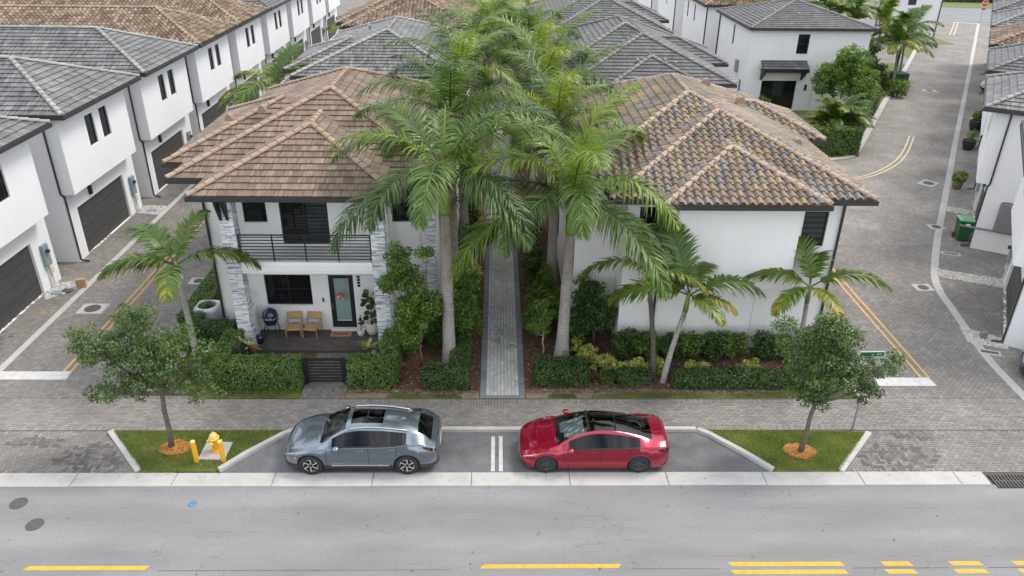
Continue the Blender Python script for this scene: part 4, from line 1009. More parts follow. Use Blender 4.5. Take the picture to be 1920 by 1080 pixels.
# ------------------------------------------------------------------ vegetation
GR = [(0., (.04, .08, .014)), (.35, (.08, .145, .026)), (.65, (.145, .22, .042)), (1., (.25, .31, .07))]
m_royal = leaf_mat('royal_palm_leaf', [(0., (.024, .046, .014)), (.4, (.066, .118, .024)), (.7, (.14, .215, .034)), (.9, (.27, .33, .05)), (1., (.38, .38, .08))], .36, .38, .45, objvar=.6)
m_spalm = leaf_mat('small_palm_leaf', [(0., (.03, .07, .012)), (.45, (.085, .15, .022)), (.7, (.17, .22, .03)), (.88, (.36, .30, .035)), (1., (.48, .32, .05))], .4, .38, .5, objvar=.35)
m_oak = leaf_mat('oak_leaf', [(0., (.042, .078, .021)), (.5, (.088, .143, .038)), (.85, (.15, .205, .06)), (1., (.27, .31, .115))], .25, .4, .5)
m_hedge = leaf_mat('hedge_leaf', GR, .25, .4, .5)
m_dkhedge = leaf_mat('dark_hedge_leaf', [(0., (.026, .056, .014)), (.5, (.055, .108, .025)), (1., (.11, .185, .042))], .22, .38, .5)
m_bright = leaf_mat('bright_shrub_leaf', [(0., (.05, .10, .016)), (.5, (.125, .215, .036)), (1., (.26, .35, .07))], .35, .4, .45)
m_varieg = leaf_mat('variegated_leaf', [(0., (.09, .15, .03)), (.35, (.30, .35, .07)), (.65, (.56, .56, .15)), (1., (.74, .72, .30))], .3, .45, .4)
m_bark = M('grey_bark', (.135, .115, .095), .9, .35, 7, .8, 26, fine=.3)
def palm_trunk_mat(name, low, high):
    m = bpy.data.materials.new(name); t, b_ = nodes_of(m); k = NB(t); b_.inputs['Roughness'].default_value = .85
    o = k.n('ShaderNodeTexCoord').outputs['Object']; sp_ = k.n('ShaderNodeSeparateXYZ'); k.lk(o, sp_.inputs[0])
    c = k.mix(k.ramp(k.math('DIVIDE', sp_.outputs[2], 6.), [(.25, 0), (.85, 1)]), low, high)
    wv = k.math('SINE', k.math('ADD', k.math('MULTIPLY', sp_.outputs[2], 62.), k.math('MULTIPLY', k.noise(o, 2.5, 3), 5.)))
    c = k.mix(1., c, k.ramp(k.math('MULTIPLY_ADD', wv, .5, .5), [(.0, .70), (.35, 1.02), (1., 1.08)]), 'MULTIPLY')
    c = k.mix(1., c, k.ramp(k.noise(o, 5., 5, .6), [(.3, .8), (.7, 1.12)]), 'MULTIPLY')
    st = k.ramp(k.noise(k.scalev(o, (1.3, 1.3, .55)), 1.7, 5, .6), [(.56, 0), (.66, .75)]); c = k.mix(st, c, (.11, .10, .09))
    k.lk(c, b_.inputs['Base Color']); k.lk(k.bump(wv, .4, .01), b_.inputs['Normal']); return m
m_palmtrunk = palm_trunk_mat('ringed_palm_trunk', (.36, .345, .32), (.27, .225, .19))
m_darktrunk = M('dark_palm_trunk', (.10, .09, .075), .9, .4, 6, .7, 30, fine=.25)
m_shaft = M('palm_crownshaft', (.16, .235, .045), .35, .2, 3, spec=.5)
m_shaft_old = M('dry_leaf_sheath', (.33, .205, .095), .7, .3, 5, .3)
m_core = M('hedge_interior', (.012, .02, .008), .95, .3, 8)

def norm(a): return a / np.maximum(np.linalg.norm(a, axis=-1, keepdims=True), 1e-9)
def frond_mesh(name, L, a0, droop, n, ll, lw, fan, mat, seed, sag=.55, rbase=.03, r0=.45, yellow=0., start=.13, pw=1.25):
    rg = np.random.default_rng(seed); N = 22; t = np.linspace(0, 1, N); ang = np.radians(a0 - droop * t ** pw); ds = L / (N - 1)
    px = np.concatenate([[0], np.cumsum(np.cos(ang[:-1]) * ds)]); pz = np.concatenate([[0], np.cumsum(np.sin(ang[:-1]) * ds)]); py = np.cumsum(rg.normal(0, .012 * L / 4, N)) * t
    P = np.stack([px, py, pz], 1); T = norm(np.gradient(P, axis=0))
    b = B(); b.tube([tuple(p) for p in P], [rbase * (1 - .85 * q) for q in t], 5)
    V = [tuple(v) for v in b.v]; F = list(b.f); r = [max(.0, r0 - .1)] * len(F)
    tl = np.linspace(start, .995, n) + rg.normal(0, .002, n)
    segs = 4
    for side in (-1, 1):
        for i, q in enumerate(tl):
            k = q * (N - 1); i0 = min(int(k), N - 2); fq = k - i0; base = P[i0] * (1 - fq) + P[i0 + 1] * fq; tg = norm(T[i0] * (1 - fq) + T[i0 + 1] * fq)
            phi = math.radians(68 - 34 * q + rg.normal(0, 5)); sd_ = np.array([0, side, 0.]); up = norm(np.cross(sd_, tg)) * (1 if side < 0 else -1)
            if up[2] < 0: up = -up
            fn = math.radians(rg.uniform(-fan, fan) + 8); s2 = sd_ * math.cos(fn) + up * math.sin(fn)
            d = norm(tg * math.cos(phi) + s2 * math.sin(phi))
            ln = ll * (math.sin(math.pi * min(1, (q - start) / (1 - start) * .86 + .12)) ** .6) * rg.uniform(.85, 1.1)
            if ln < .05: continue
            wv = norm(np.cross(d, up)); p_ = base.copy(); pts = []
            dd = d.copy()
            for s_ in range(segs + 1):
                wdt = lw * (.5, 1., .85, .5, .06)[s_] * .5
                pts.append((p_ - wv * wdt, p_ + wv * wdt)); dd = norm(dd + np.array([0, 0, -sag * (.25 + .45 * s_)]) * (1.0 / segs) * rg.uniform(.7, 1.3)); p_ = p_ + dd * ln / segs
            n0 = len(V); rr_ = float(np.clip(rg.normal(r0, .10) + yellow * max(0, (q - .35)) + (yellow * .5 if side < 0 else 0), 0, 1))
            for a, c in pts: V.append(tuple(a)); V.append(tuple(c))
            for s_ in range(segs): F.append((n0 + 2 * s_, n0 + 2 * s_ + 1, n0 + 2 * s_ + 3, n0 + 2 * s_ + 2)); r.append(min(1., rr_ + yellow * .25 * s_ / segs))
    return mesh(name, V, F, mat, r=r)
ROY = [frond_mesh('frond', 4.5, a, dr, 100, 1.0, .05, fn, m_royal, 50 + i, sg, .038, r0, pw=pw_) for i, (a, dr, sg, r0, fn, pw_) in enumerate(((80, 72, .75, .72, 30, 1.9), (66, 92, .9, .66, 34, 1.6), (52, 100, 1.0, .60, 36, 1.5), (40, 98, 1.15, .54, 36, 1.4), (26, 90, 1.3, .48, 36, 1.3), (10, 76, 1.4, .43, 34, 1.25), (-10, 58, 1.5, .38, 30, 1.2)))]
SPL = [frond_mesh('frond', 2.6, a, dr, 58, .74, .085, 16, m_spalm, 80 + i, sg, .026, r0, ye, .14) for i, (a, dr, sg, r0, ye) in enumerate(((74, 66, .6, .45, .0), (52, 86, .8, .48, .08), (34, 86, 1.0, .46, .10), (18, 66, 1.2, .50, .24)))]
def trunk(parent, pts, rads, mat, rings=0, name='trunk', k=12):
    """tapered trunk along a curve, with the leaf-scar rings of a palm"""
    P = smooth_path(pts, 8); n = len(P); tt = np.linspace(0, 1, len(rads)); R = np.interp(np.linspace(0, 1, n), tt, rads)
    if rings:
        m_ = rings * 3; Pi = np.array(P); s_ = np.linspace(0, 1, n); q = np.linspace(0, 1, m_ + 1)
        P = [tuple(np.array([np.interp(a, s_, Pi[:, c]) for c in range(3)])) for a in q]; R = np.interp(q, tt, rads) * np.where(np.arange(m_ + 1) % 3 == 0, 1.035, .985)
    b = B(); b.tube(P, list(R), k); return b.obj(name, mat, parent, smooth=True), P[-1]
KS = (0, 1, 1, 2, 2, 3, 3, 4, 4, 4, 5, 5, 5, 6, 6, 3)
def royal(x, y, zs, zc, label, seed, nf=18, sc=1., lean=(0, 0), detail=True, fr=None):
    rg = random.Random(seed); e = empty('royal_palm', label, 'palm tree', (x, y, 0), 0, 'royal palms along the garden path')
    trunk(e, [(0, 0, -.05), (lean[0] * .3, lean[1] * .3, zs * .35), (lean[0] * .7, lean[1] * .7, zs * .7), (lean[0], lean[1], zs)], [.31, .245, .215, .205, .21, .205, .19, .165], m_palmtrunk, int(zs / .10) if detail else 30)
    s = B(); s.lathe([(.165, 0), (.19, .15), (.175, .5), (.15, (zc - zs) * .75), (.11, zc - zs)], 12, (lean[0], lean[1], zs)); s.obj('crownshaft', m_shaft, e, smooth=True)
    o_ = B(); 
    for a in (0.3, 2.6): o_.rings([[(lean[0] + (.19 + .03 * j_) * math.cos(a + dt), lean[1] + (.19 + .03 * j_) * math.sin(a + dt), zs + z) for dt in np.linspace(-.8, .8, 6)] for j_, z in ((0, .02), (0, .5), (1, .9), (2, 1.1))], False, closed=False)
    o_.obj('leaf_sheath', m_shaft_old, e, smooth=True)
    for i in range(nf):
        k_ = (fr or KS)[i % len(fr or KS)]; me = ROY[k_]; az = i * 137.5 + rg.uniform(-14, 14)
        o = link('frond', me, e); o.location = (lean[0], lean[1], zc - .05 - .10 * i / nf); o.rotation_euler = (rg.uniform(-.1, .1), rg.uniform(-.12, .12), rad(az)); q = sc * rg.uniform(.9, 1.1); o.scale = (q, q, q)
    sp_ = B(); sp_.tube([(lean[0], lean[1], zc - .1), (lean[0] + .05, lean[1], zc + 1.1), (lean[0] + .12, lean[1], zc + 2.2)], [.05, .04, .008], 6); sp_.obj('spear_leaf', m_shaft, e, smooth=True)
    return e
royal(-1.83, 24.76, 6.1, 7.75, 'tall royal palm with bright green crownshaft beside the stone clad house', 1, 14, 1.1, fr=(1, 2, 3, 3, 2, 4, 3, 4, 4, 3, 5, 4, 5, 2))
royal(2.48, 25.07, 5.25, 6.75, 'royal palm with pale stained trunk just right of the path entrance', 2, 16, 1.12, (.12, 0))
for k_, (x, y, zs, zc, lb) in enumerate(((-1.95, 30.6, 6.7, 8.2, 'second royal palm back on the left of the path'), (2.45, 31.2, 6.2, 7.7, 'second royal palm back on the right of the path'),
        (-1.75, 36.6, 6.8, 8.3, 'third royal palm back on the left of the path'), (2.2, 37.6, 6.3, 7.8, 'third royal palm back on the right of the path'), (-.9, 44.0, 6.6, 8.1, 'fourth royal palm back on the left of the path'),
        (2.2, 44.6, 6.2, 7.7, 'fourth royal palm back on the right of the path'), (-.6, 51.5, 6.4, 7.9, 'fifth royal palm back on the left of the path'), (2.0, 52.5, 6.2, 7.7, 'fifth royal palm back on the right of the path'), (.3, 60, 6.2, 7.7, 'farthest royal palm in the middle of the path avenue'))):
    royal(x, y, zs, zc, lb, 10 + k_, 12, .95 if k_ < 4 else .92, detail=k_ < 2)
def small_palm(x, y, top, rads, fronds, label, tmat=m_palmtrunk, seed=0, name='palm_tree', group='small palms', sc=1., base_mat=None):
    e = empty(name, label, 'palm tree', (x, y, 0), 0, group); rg = random.Random(seed)
    tx, ty, tz = top
    trunk(e, [(0, 0, -.05), (tx * .25, ty * .25, tz * .33), (tx * .6, ty * .6, tz * .68), (tx, ty, tz)], rads, tmat, int(tz / .12))
    s = B(); d = Vector((tx, ty, tz)).normalized(); q0 = Vector((tx, ty, tz)); q1 = q0 + Vector((tx * .12, ty * .12, .75)); s.tube([q0, q0.lerp(q1, .4), q1], [rads[-1] * 1.15, rads[-1] * 1.1, rads[-1] * .6], 10); s.obj('crownshaft', m_shaft, e, smooth=True)
    for az, v_, q in fronds:
        o = link('frond', SPL[v_], e); o.location = q1 - Vector((0, 0, .12)); o.rotation_euler = (rg.uniform(-.15, .15), rg.uniform(-.1, .1), rad(az)); q *= sc * rg.uniform(.95, 1.05); o.scale = (q, q, q)
    return e
small_palm(-11.34, 24.63, (-.06, 0, 3.55), [.14, .12, .11, .10, .095], ((172, 3, 1.25), (140, 1, 1.15), (62, 0, .95), (12, 2, 1.2), (-78, 3, .95), (205, 2, 1.0)), 'small palm with yellowing fronds between the left lane and the hedge', seed=1)
small_palm(5.86, 23.86, (-.5, .1, 3.75), [.12, .10, .09, .085, .08], ((178, 2, 1.05), (-20, 3, .85), (80, 1, .8)), 'slender palm with dark lower trunk, left one of the leaning pair', m_darktrunk, 2)
small_palm(6.12, 23.44, (.52, .1, 2.95), [.13, .105, .095, .09, .085], ((108, 0, 1.25), (8, 2, 1.25), (178, 2, 1.2), (52, 1, .9), (-60, 3, .7), (140, 1, .85), (-20, 3, .7)), 'pale trunked palm leaning right in front of the blank wall', seed=3)
small_palm(11.55, 24.7, (-.1, 0, 2.7), [.12, .10, .09, .085, .08], ((168, 2, 1.05), (-8, 2, 1.2), (115, 0, 1.05), (62, 1, 1.05), (-75, 3, .8), (215, 3, .8)), 'palm rising behind the street tree by the right house corner', seed=4)
small_palm(-13.4, 46.2, (.1, 0, 4.9), [.13, .11, .10, .10, .09], tuple((a, v_, 1.4) for a, v_ in ((180, 3), (215, 3), (250, 2), (60, 0), (20, 1), (150, 2), (300, 2), (100, 1))), 'palm beside the left lane behind the brown roofed house', seed=5)
small_palm(-13.2, 72., (0, 0, 4.2), [.13, .11, .10, .10, .09], tuple((a, v_, 1.1) for a, v_ in ((180, 2), (240, 2), (60, 1), (0, 2), (120, 1), (300, 3))), 'distant palm at the far end of the left lane', seed=6)
FULL = ((0, 2), (48, 1), (95, 2), (140, 1), (188, 2), (235, 3), (280, 2), (325, 3), (20, 0), (200, 0))
for k_, (x, y, h, lb) in enumerate(((37.3, 72.4, 3.3, 'yellow green palm nearest the lane kerb beyond the canopy house'), (38.9, 75.6, 3.3, 'palm with dark trunk on the lawn beside the right lane'), (36.0, 75., 4.9, 'taller palm behind the kerb side pair on the lawn'), (33.6, 75., 5.5, 'tall palm close to the corner of the canopy house'), (31.2, 75.6, 6.0, 'palm rising right behind the canopy house roof'), (35.2, 81., 5.2, 'palm half hidden behind the tall corner palm'), (40.6, 78., 3.6, 'palm leaning towards the right lane, last of the lawn group'), (28.6, 80., 6.2, 'yellow green palm behind the canopy house roof, farther left'))):
    small_palm(x, y, (.3 * ((k_ % 3) - 1), 0, h), [.13, .11, .10, .10, .09], tuple((a + 31 * k_, v_, 1.3) for a, v_ in FULL), lb, m_darktrunk if k_ % 2 else m_palmtrunk, 20 + k_, group='palms by the right lane')
e = empty('areca_palm', 'low bushy palm clump behind the barrel tiled roof beside the lane hedge', 'palm tree', (24.2, 53.2, 0)); rg_ = random.Random(5)
for i in range(36):
    o = link('frond', SPL[(0, 1, 1, 2)[i % 4]], e); o.location = (rg_.uniform(-.8, .8), rg_.uniform(-.6, .6), rg_.uniform(1.0, 2.6)); o.rotation_euler = (0, 0, i * 2.4); o.scale = (.85,) * 3
trunk(e, [(0, 0, 0), (.1, 0, 1), (.1, 0, 2.0)], [.07, .06, .05], m_shaft)

def leaf_cloud(C, R, n, size, rg, up=.4, asp=.55, shell=.35):
    """n leaves spread through ellipsoids (centres C, radii R); returns V,F,r"""
    C = np.asarray(C, float); R = np.asarray(R, float); k_ = len(C)
    wgt = (R.prod(1)) ** .7; idx = rg.choice(k_, n, p=wgt / wgt.sum())
    d = norm(rg.normal(size=(n, 3))); rho = rg.random(n) ** shell
    P = C[idx] + d * R[idx] * rho[:, None]
    nrm = norm(d * .6 + rg.normal(size=(n, 3)) * .6 + np.array([0, 0, up])); a = norm(np.cross(nrm, rg.normal(size=(n, 3)))); b_ = np.cross(nrm, a)
    s = size * rg.uniform(.6, 1.25, n)[:, None]
    V = np.stack([P - a * s, P + b_ * s * asp + nrm * s * .12, P + a * s, P - b_ * s * asp + nrm * s * .12], 1).reshape(-1, 3)
    r = np.clip(rg.normal(.45, .2, n) + rg.normal(0, .10, k_)[idx], 0, 1)
    return V, np.arange(n * 4).reshape(-1, 4), r
def clumps(rg, n, c, R, rc, flat=.8):
    d = norm(rg.normal(size=(n, 3))); rho = rg.random(n) ** .45
    C = np.array(c) + d * np.array(R) * rho[:, None]; q = rc * rg.uniform(.65, 1.3, n)
    return C, np.stack([q, q, q * flat], 1)
def tree(name, label, base, fork, lobes, nclump, nleaf, size, mat, seed, rc=.34, trunk_r=.10, group=None, cat='tree', bark=m_bark, stems=None, shell=.35):
    rg = np.random.default_rng(seed); e = empty(name, label, cat, base, 0, group); CC, RR = [], []
    tot = sum(np.prod(l[1]) for l in lobes)
    for c, R in lobes:
        C, Rr = clumps(rg, max(3, int(nclump * np.prod(R) / tot)), c, R, rc); CC.append(C); RR.append(Rr)
    C = np.concatenate(CC); R = np.concatenate(RR); V, F, r = leaf_cloud(C, R, nleaf, size, rg, shell=shell)
    obj('crown', V, F, mat, e, r=r)
    b = B(); f = Vector(fork)
    for st in (stems or [(0, 0)]):
        b.tube([(st[0], st[1], -.05), (st[0] + f.x * .3 + .03, st[1] + f.y * .3, f.z * .35), (f.x * .7 + st[0] * .6 - .03, f.y * .7, f.z * .7), tuple(f)], [trunk_r * 1.25, trunk_r, trunk_r * .9, trunk_r * .8], 8)
    for c, R_ in lobes:
        c = Vector(c); m_ = f.lerp(c, .5) + Vector((0, 0, -.1)); b.tube([tuple(f), tuple(m_), tuple(c)], [trunk_r * .7, trunk_r * .45, trunk_r * .2], 6)
    for i in rg.choice(len(C), min(len(C), 34), replace=False):
        c = Vector(C[i]); l = min(lobes, key=lambda q: (Vector(q[0]) - c).length)[0]; s_ = f.lerp(Vector(l), .6); b.tube([tuple(s_), tuple(s_.lerp(c, .5) + Vector((0, 0, .05))), tuple(c)], [trunk_r * .3, trunk_r * .2, trunk_r * .07], 5)
    b.obj('trunk', bark, e, smooth=True); return e
tree('oak_tree', 'young oak with a wide open crown on the left grass island by the hydrant', (-10.5, 19.68, .05), (.12, 0, 2.1),
     [((-1.1, .2, 3.6), (1.15, 1.0, .85)), ((.3, 0, 3.3), (1.2, 1.1, .95)), ((-.3, .3, 4.55), (.8, .8, .65)), ((-.9, -.2, 2.55), (.85, .8, .45)), ((1.1, .1, 2.7), (.6, .6, .5)), ((.9, .2, 4.1), (.5, .6, .45)), ((-1.9, .1, 4.0), (.55, .55, .4)), ((-1.7, -.1, 2.3), (.6, .5, .35)), ((1.5, 0, 2.2), (.5, .5, .35)), ((1.55, .1, 3.6), (.45, .5, .4))], 170, 15500, .05, m_oak, 3, .26, .085, 'street trees on the grass islands')
tree('oak_tree', 'young oak with a dense upright crown on the right grass island by the street sign', (9.83, 19.41, .05), (.12, 0, 1.95),
     [((.1, 0, 3.2), (1.0, .95, .95)), ((.3, .1, 4.4), (.8, .8, .75)), ((1.2, .1, 3.0), (.75, .7, .7)), ((-.75, .1, 3.9), (.65, .6, .55)), ((.0, 0, 5.0), (.35, .4, .45)), ((1.55, 0, 2.5), (.5, .5, .4)), ((-.2, 0, 2.3), (.6, .6, .4)), ((2.0, 0, 3.4), (.45, .45, .4)), ((-1.15, .1, 4.6), (.4, .4, .35))], 160, 15500, .05, m_oak, 4, .25, .075, 'street trees on the grass islands')
tree('tall_shrub', 'tall bright green shrub in front of the stone pier, left of the royal palm', (-2.9, 24.55, 0), (0, .1, .9),
     [((-.55, .4, 4.4), (.45, .45, .75)), ((-.9, .4, 3.6), (.5, .5, .6)), ((-.1, .3, 3.4), (.6, .5, .6)), ((-.15, .1, 2.2), (.75, .6, .9)), ((.45, .1, 2.6), (.45, .5, .6)), ((-.3, 0, 1.3), (.5, .5, .5)), ((.4, .5, 4.6), (.35, .3, .3))], 120, 13000, .06, m_bright, 5, .28, .05, cat='shrub', bark=m_bark)
tree('shrub', 'bright green shrub between the tall palm trunk and the path', (-1.35, 25.9, 0), (0, .1, .8), [((0, .1, 1.5), (.5, .6, .7)), ((.05, .5, 2.3), (.45, .5, .6)), ((-.2, .9, 2.9), (.4, .5, .5))], 60, 4200, .06, m_bright, 6, .27, .04, cat='shrub')
tree('dark_shrub', 'dense dark green shrub at the corner of the blank white wall', (3.85, 26.3, 0), (0, .1, .8), [((0, 0, 1.7), (.95, .6, .95)), ((-.4, .2, 2.4), (.6, .5, .55)), ((.5, .1, 1.2), (.6, .5, .6)), ((-.6, -.1, 1.), (.6, .5, .5))], 110, 9000, .062, m_dkhedge, 7, .28, .05, cat='shrub')
tree('small_tree', 'thin pale stemmed sapling right of the path beside the palm trunk', (1.78, 25.34, 0), (0, .0, .85), [((-.1, 0, 1.5), (.42, .42, .45)), ((.1, .1, 2.0), (.35, .35, .35)), ((-.35, 0, 1.2), (.25, .25, .25))], 34, 1900, .055, m_bright, 8, .2, .035, cat='tree', bark=m_palmtrunk)
tree('round_tree', 'round bushy tree with several thin stems behind the lane hedge', (27.0, 60.0, 0), (0, 0, 1.5), [((0, 0, 3.6), (2.2, 1.9, 1.6)), ((.3, 0, 4.9), (1.5, 1.4, .9)), ((-1.5, 0, 3.0), (1.0, .9, .7)), ((1.6, 0, 3.0), (1.1, .9, 1.0))], 190, 14000, .10, m_bright, 9, .4, .06, stems=[(-.2, 0), (.15, .1), (.3, -.1)])
tree('dark_tree', 'dark leafy tree beside the corner of the canopy house', (32.4, 69.8, 0), (0, 0, 1.8), [((0, 0, 3.2), (1.8, 1.6, 1.7)), ((1.5, 1.4, 1.6), (1.8, 1.5, 1.2))], 110, 8000, .12, m_dkhedge, 10, .45, .08)
k0 = 0
for (x, y, h, mt, lb) in ((-1.35, 28.3, 1.7, m_dkhedge, 'dark shrub left of the path, first behind the front shrubs'), (-1.3, 31.2, 1.4, m_varieg, 'yellow flecked shrub left of the path under the palm fronds'), (-1.4, 33.6, 1.8, m_dkhedge, 'dark shrub left of the path, deep under the palms'), (1.75, 28.6, 1.4, m_hedge, 'green shrub right of the path beside the hidden trunk'), (1.7, 31.5, 1.6, m_dkhedge, 'dark shrub right of the path under drooping fronds'), (1.7, 35, 1.8, m_dkhedge, 'dark shrub right of the path, deep under the palms'), (-1.4, 38, 2.0, m_dkhedge, 'dark shrub far along the left of the path'), (21.6, 61.8, 1.5, m_hedge, 'small round bush by the wall of the canopy house'), (36.2, 71.5, 1.2, m_hedge, 'low bush with the reddish plant by the far lawn'), (-1.2, 26.9, 1.5, m_bright, 'light green shrub hugging the left edge of the path'), (-2.6, 26.5, 1.3, m_hedge, 'green shrub against the stone pier of the left house'), (-1.25, 29.6, 1.3, m_bright, 'light green shrub on the left under the second palm'), (1.55, 26.9, 1.3, m_bright, 'light green shrub hugging the right edge of the path'), (2.6, 27.4, 1.7, m_hedge, 'green shrub behind the stained palm trunk'), (2.1, 29.9, 1.5, m_bright, 'light green shrub on the right under the second palm'), (-3.5, 25.6, 1.4, m_hedge, 'green shrub behind the hedge arm by the right column'), (3.0, 26.3, 1.4, m_hedge, 'green shrub left of the dark corner shrub')):
    k0 += 1; tree('shrub', lb, (x, y, 0), (0, 0, .4), [((0, 0, h * .5), (.5, .75, h * .45)), ((.05, .4, h * .75), (.35, .4, h * .28))], 40, 2600, .06, mt, 30 + k0, .24, .03, cat='shrub')
# clipped hedges
def hedge(label, x0, x1, y0, y1, h, mat, dens=1000, size=.042, seed=0, name='hedge', rough=.05, rz=0., loc=None, group=None, z0=0.):
    rg = np.random.default_rng(seed); W, D = x1 - x0, y1 - y0; c = loc or ((x0 + x1) / 2, (y0 + y1) / 2, z0)
    e = empty(name, label, 'hedge', c, rz, group); a, d_ = W / 2, D / 2
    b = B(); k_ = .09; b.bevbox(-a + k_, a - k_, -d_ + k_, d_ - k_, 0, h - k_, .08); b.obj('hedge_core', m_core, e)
    faces = [(W * D, 'T'), (W * h, 'F'), (W * h, 'Bk'), (D * h, 'L'), (D * h, 'R')]; P, N_ = [], []
    for ar, nm in faces:
        n = int(ar * dens); u, v = rg.random(n), rg.random(n)
        if nm == 'T': q = np.stack([-a + W * u, -d_ + D * v, np.full(n, h)], 1); nr = (0, 0, 1)
        elif nm == 'F': q = np.stack([-a + W * u, np.full(n, -d_), h * v], 1); nr = (0, -1, 0)
        elif nm == 'Bk': q = np.stack([-a + W * u, np.full(n, d_), h * v], 1); nr = (0, 1, 0)
        elif nm == 'L': q = np.stack([np.full(n, -a), -d_ + D * u, h * v], 1); nr = (-1, 0, 0)
        else: q = np.stack([np.full(n, a), -d_ + D * u, h * v], 1); nr = (1, 0, 0)
        P.append(q); N_.append(np.tile(nr, (n, 1)))
    P = np.concatenate(P); N_ = np.concatenate(N_).astype(float); n = len(P)
    # rounded shoulders and uneven surface
    lim = np.array([a, d_, h]) - .07; q = P.copy(); q[:, 2] = np.maximum(q[:, 2], 0); ex = np.maximum(np.abs(q) - lim, 0); ex[:, 2] = np.maximum(q[:, 2] - lim[2], 0)
    ln = np.linalg.norm(ex, axis=1); f = np.where(ln > .07, .07 / np.maximum(ln, 1e-6), 1)[:, None]; P = np.sign(P) * np.minimum(np.abs(P), lim) + np.sign(P) * ex * f
    bmp = (np.sin(P[:, 0] * 5.1 + seed) * np.sin(P[:, 1] * 6.3 + P[:, 2] * 4.7) * .6 + np.sin(P[:, 0] * 11 + P[:, 2] * 9) * .4) * rough
    P += N_ * (bmp + rg.normal(0, .026, n) + np.where(rg.random(n) < .04, rg.uniform(.03, .11, n), 0) - .012)[:, None]; P[:, 2] = np.maximum(P[:, 2], .02)
    nrm = norm(N_ * .75 + rg.normal(size=(n, 3)) * .55 + np.array([0, 0, .35])); t1 = norm(np.cross(nrm, rg.normal(size=(n, 3)))); t2 = np.cross(nrm, t1); s = size * rg.uniform(.6, 1.3, n)[:, None]
    V = np.stack([P - t1 * s, P + t2 * s * .55, P + t1 * s, P - t2 * s * .55], 1).reshape(-1, 3)
    low = np.sin(P[:, 0] * 2.3 + seed) * np.sin(P[:, 2] * 3.1 + P[:, 1] * 2.7) * .1
    obj('foliage', V, np.arange(n * 4).reshape(-1, 4), mat, e, r=np.clip(rg.normal(.45, .2, n) + low, 0, 1)); return e
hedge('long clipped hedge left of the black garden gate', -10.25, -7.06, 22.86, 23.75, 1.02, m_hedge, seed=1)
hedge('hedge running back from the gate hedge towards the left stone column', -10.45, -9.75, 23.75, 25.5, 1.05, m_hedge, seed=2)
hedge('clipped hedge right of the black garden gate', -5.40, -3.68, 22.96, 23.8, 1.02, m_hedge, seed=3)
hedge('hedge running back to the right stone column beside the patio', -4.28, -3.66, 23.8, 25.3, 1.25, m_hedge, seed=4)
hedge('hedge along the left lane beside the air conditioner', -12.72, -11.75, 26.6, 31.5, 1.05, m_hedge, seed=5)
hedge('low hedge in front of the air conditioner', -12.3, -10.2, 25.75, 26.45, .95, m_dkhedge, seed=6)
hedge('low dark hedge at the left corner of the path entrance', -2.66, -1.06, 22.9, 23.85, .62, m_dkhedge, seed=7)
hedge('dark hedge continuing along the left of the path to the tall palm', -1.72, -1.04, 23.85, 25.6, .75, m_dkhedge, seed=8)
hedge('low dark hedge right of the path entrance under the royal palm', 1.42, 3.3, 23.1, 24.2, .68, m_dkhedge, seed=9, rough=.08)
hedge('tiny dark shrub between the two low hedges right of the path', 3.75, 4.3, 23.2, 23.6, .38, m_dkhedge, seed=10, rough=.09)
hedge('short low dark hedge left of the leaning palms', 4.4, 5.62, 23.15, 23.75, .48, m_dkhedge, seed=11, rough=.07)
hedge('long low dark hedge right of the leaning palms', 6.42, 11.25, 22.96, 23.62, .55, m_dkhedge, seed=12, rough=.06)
for k_, (x, w_, h) in enumerate(((4.85, .95, 1.25), (5.75, .9, 1.12), (6.62, .85, 1.1), (7.45, .8, 1.18), (8.3, .8, 1.05), (9.15, .85, 1.2), (10.35, 1.0, 1.18), (11.35, .95, 1.22), (12.1, .7, 1.0))):
    tree('wall_shrub', ('leafy shrub at the foot of the blank white wall, %s from the left end' % ('first', 'second', 'third', 'fourth', 'fifth', 'sixth', 'seventh', 'eighth', 'ninth')[k_]), (x, 25.2, 0), (0, 0, .3), [((0, 0, h * .5), (w_ * .5, .36, h * .44)), ((-w_ * .25, -.05, h * .72), (w_ * .25, .22, h * .2)), ((w_ * .3, .05, h * .62), (w_ * .25, .25, h * .3)), ((w_ * .1, -.2, h * .3), (w_ * .5, .25, h * .25))], 34, 2400, .055, m_hedge if k_ % 2 else m_dkhedge, 60 + k_, .2, .025, 'shrubs at the foot of the blank wall', 'shrub')
for k_, (x, y, w_, d_, lb) in enumerate(((3.05, 25.55, .5, .5, 'yellow variegated shrub nearest the dark corner shrub'), (3.4, 24.85, .5, .5, 'yellow variegated shrub behind the low hedge by the royal palm'), (3.95, 24.3, .5, .35, 'yellow variegated shrub in the bend of the yellow row'), (4.7, 24.0, .5, .3, 'yellow variegated shrub behind the short low hedge, left half'), (5.35, 24.0, .45, .3, 'yellow variegated shrub behind the short low hedge, right half'), (6.05, 24.05, .18, .2, 'small yellow sprig between the two leaning palms'), (7.45, 23.95, .42, .28, 'single yellow shrub right of the leaning palms'), (9.55, 24.0, .6, .3, 'wider yellow shrub in front of the wall shrubs, farther right'), (-12.0, 25.9, .5, .4, 'yellow flecked shrub at the foot of the small left palm'))):
    tree('yellow_shrub', lb, (x, y, 0), (0, 0, .15), [((0, 0, .3), (w_ * 1.1, d_ * 1.1, .28))], 30, 1300, .055, m_varieg, 90 + k_, .14, .015, 'yellow variegated shrubs', 'shrub')
# hedge and wire fence round the garden by the right lane
hedge('clipped hedge end facing the lane bend behind the barrel tiled house', 21.5, 25.0, 50.95, 51.8, 1.9, m_hedge, 420, .075, 20)
hedge('long hedge following the lane kerb towards the far palms', -.55, .55, -7.2, 7.2, 1.9, m_hedge, 420, .075, 21, rz=rad(-30.6), loc=(28.1, 58.5, 0))
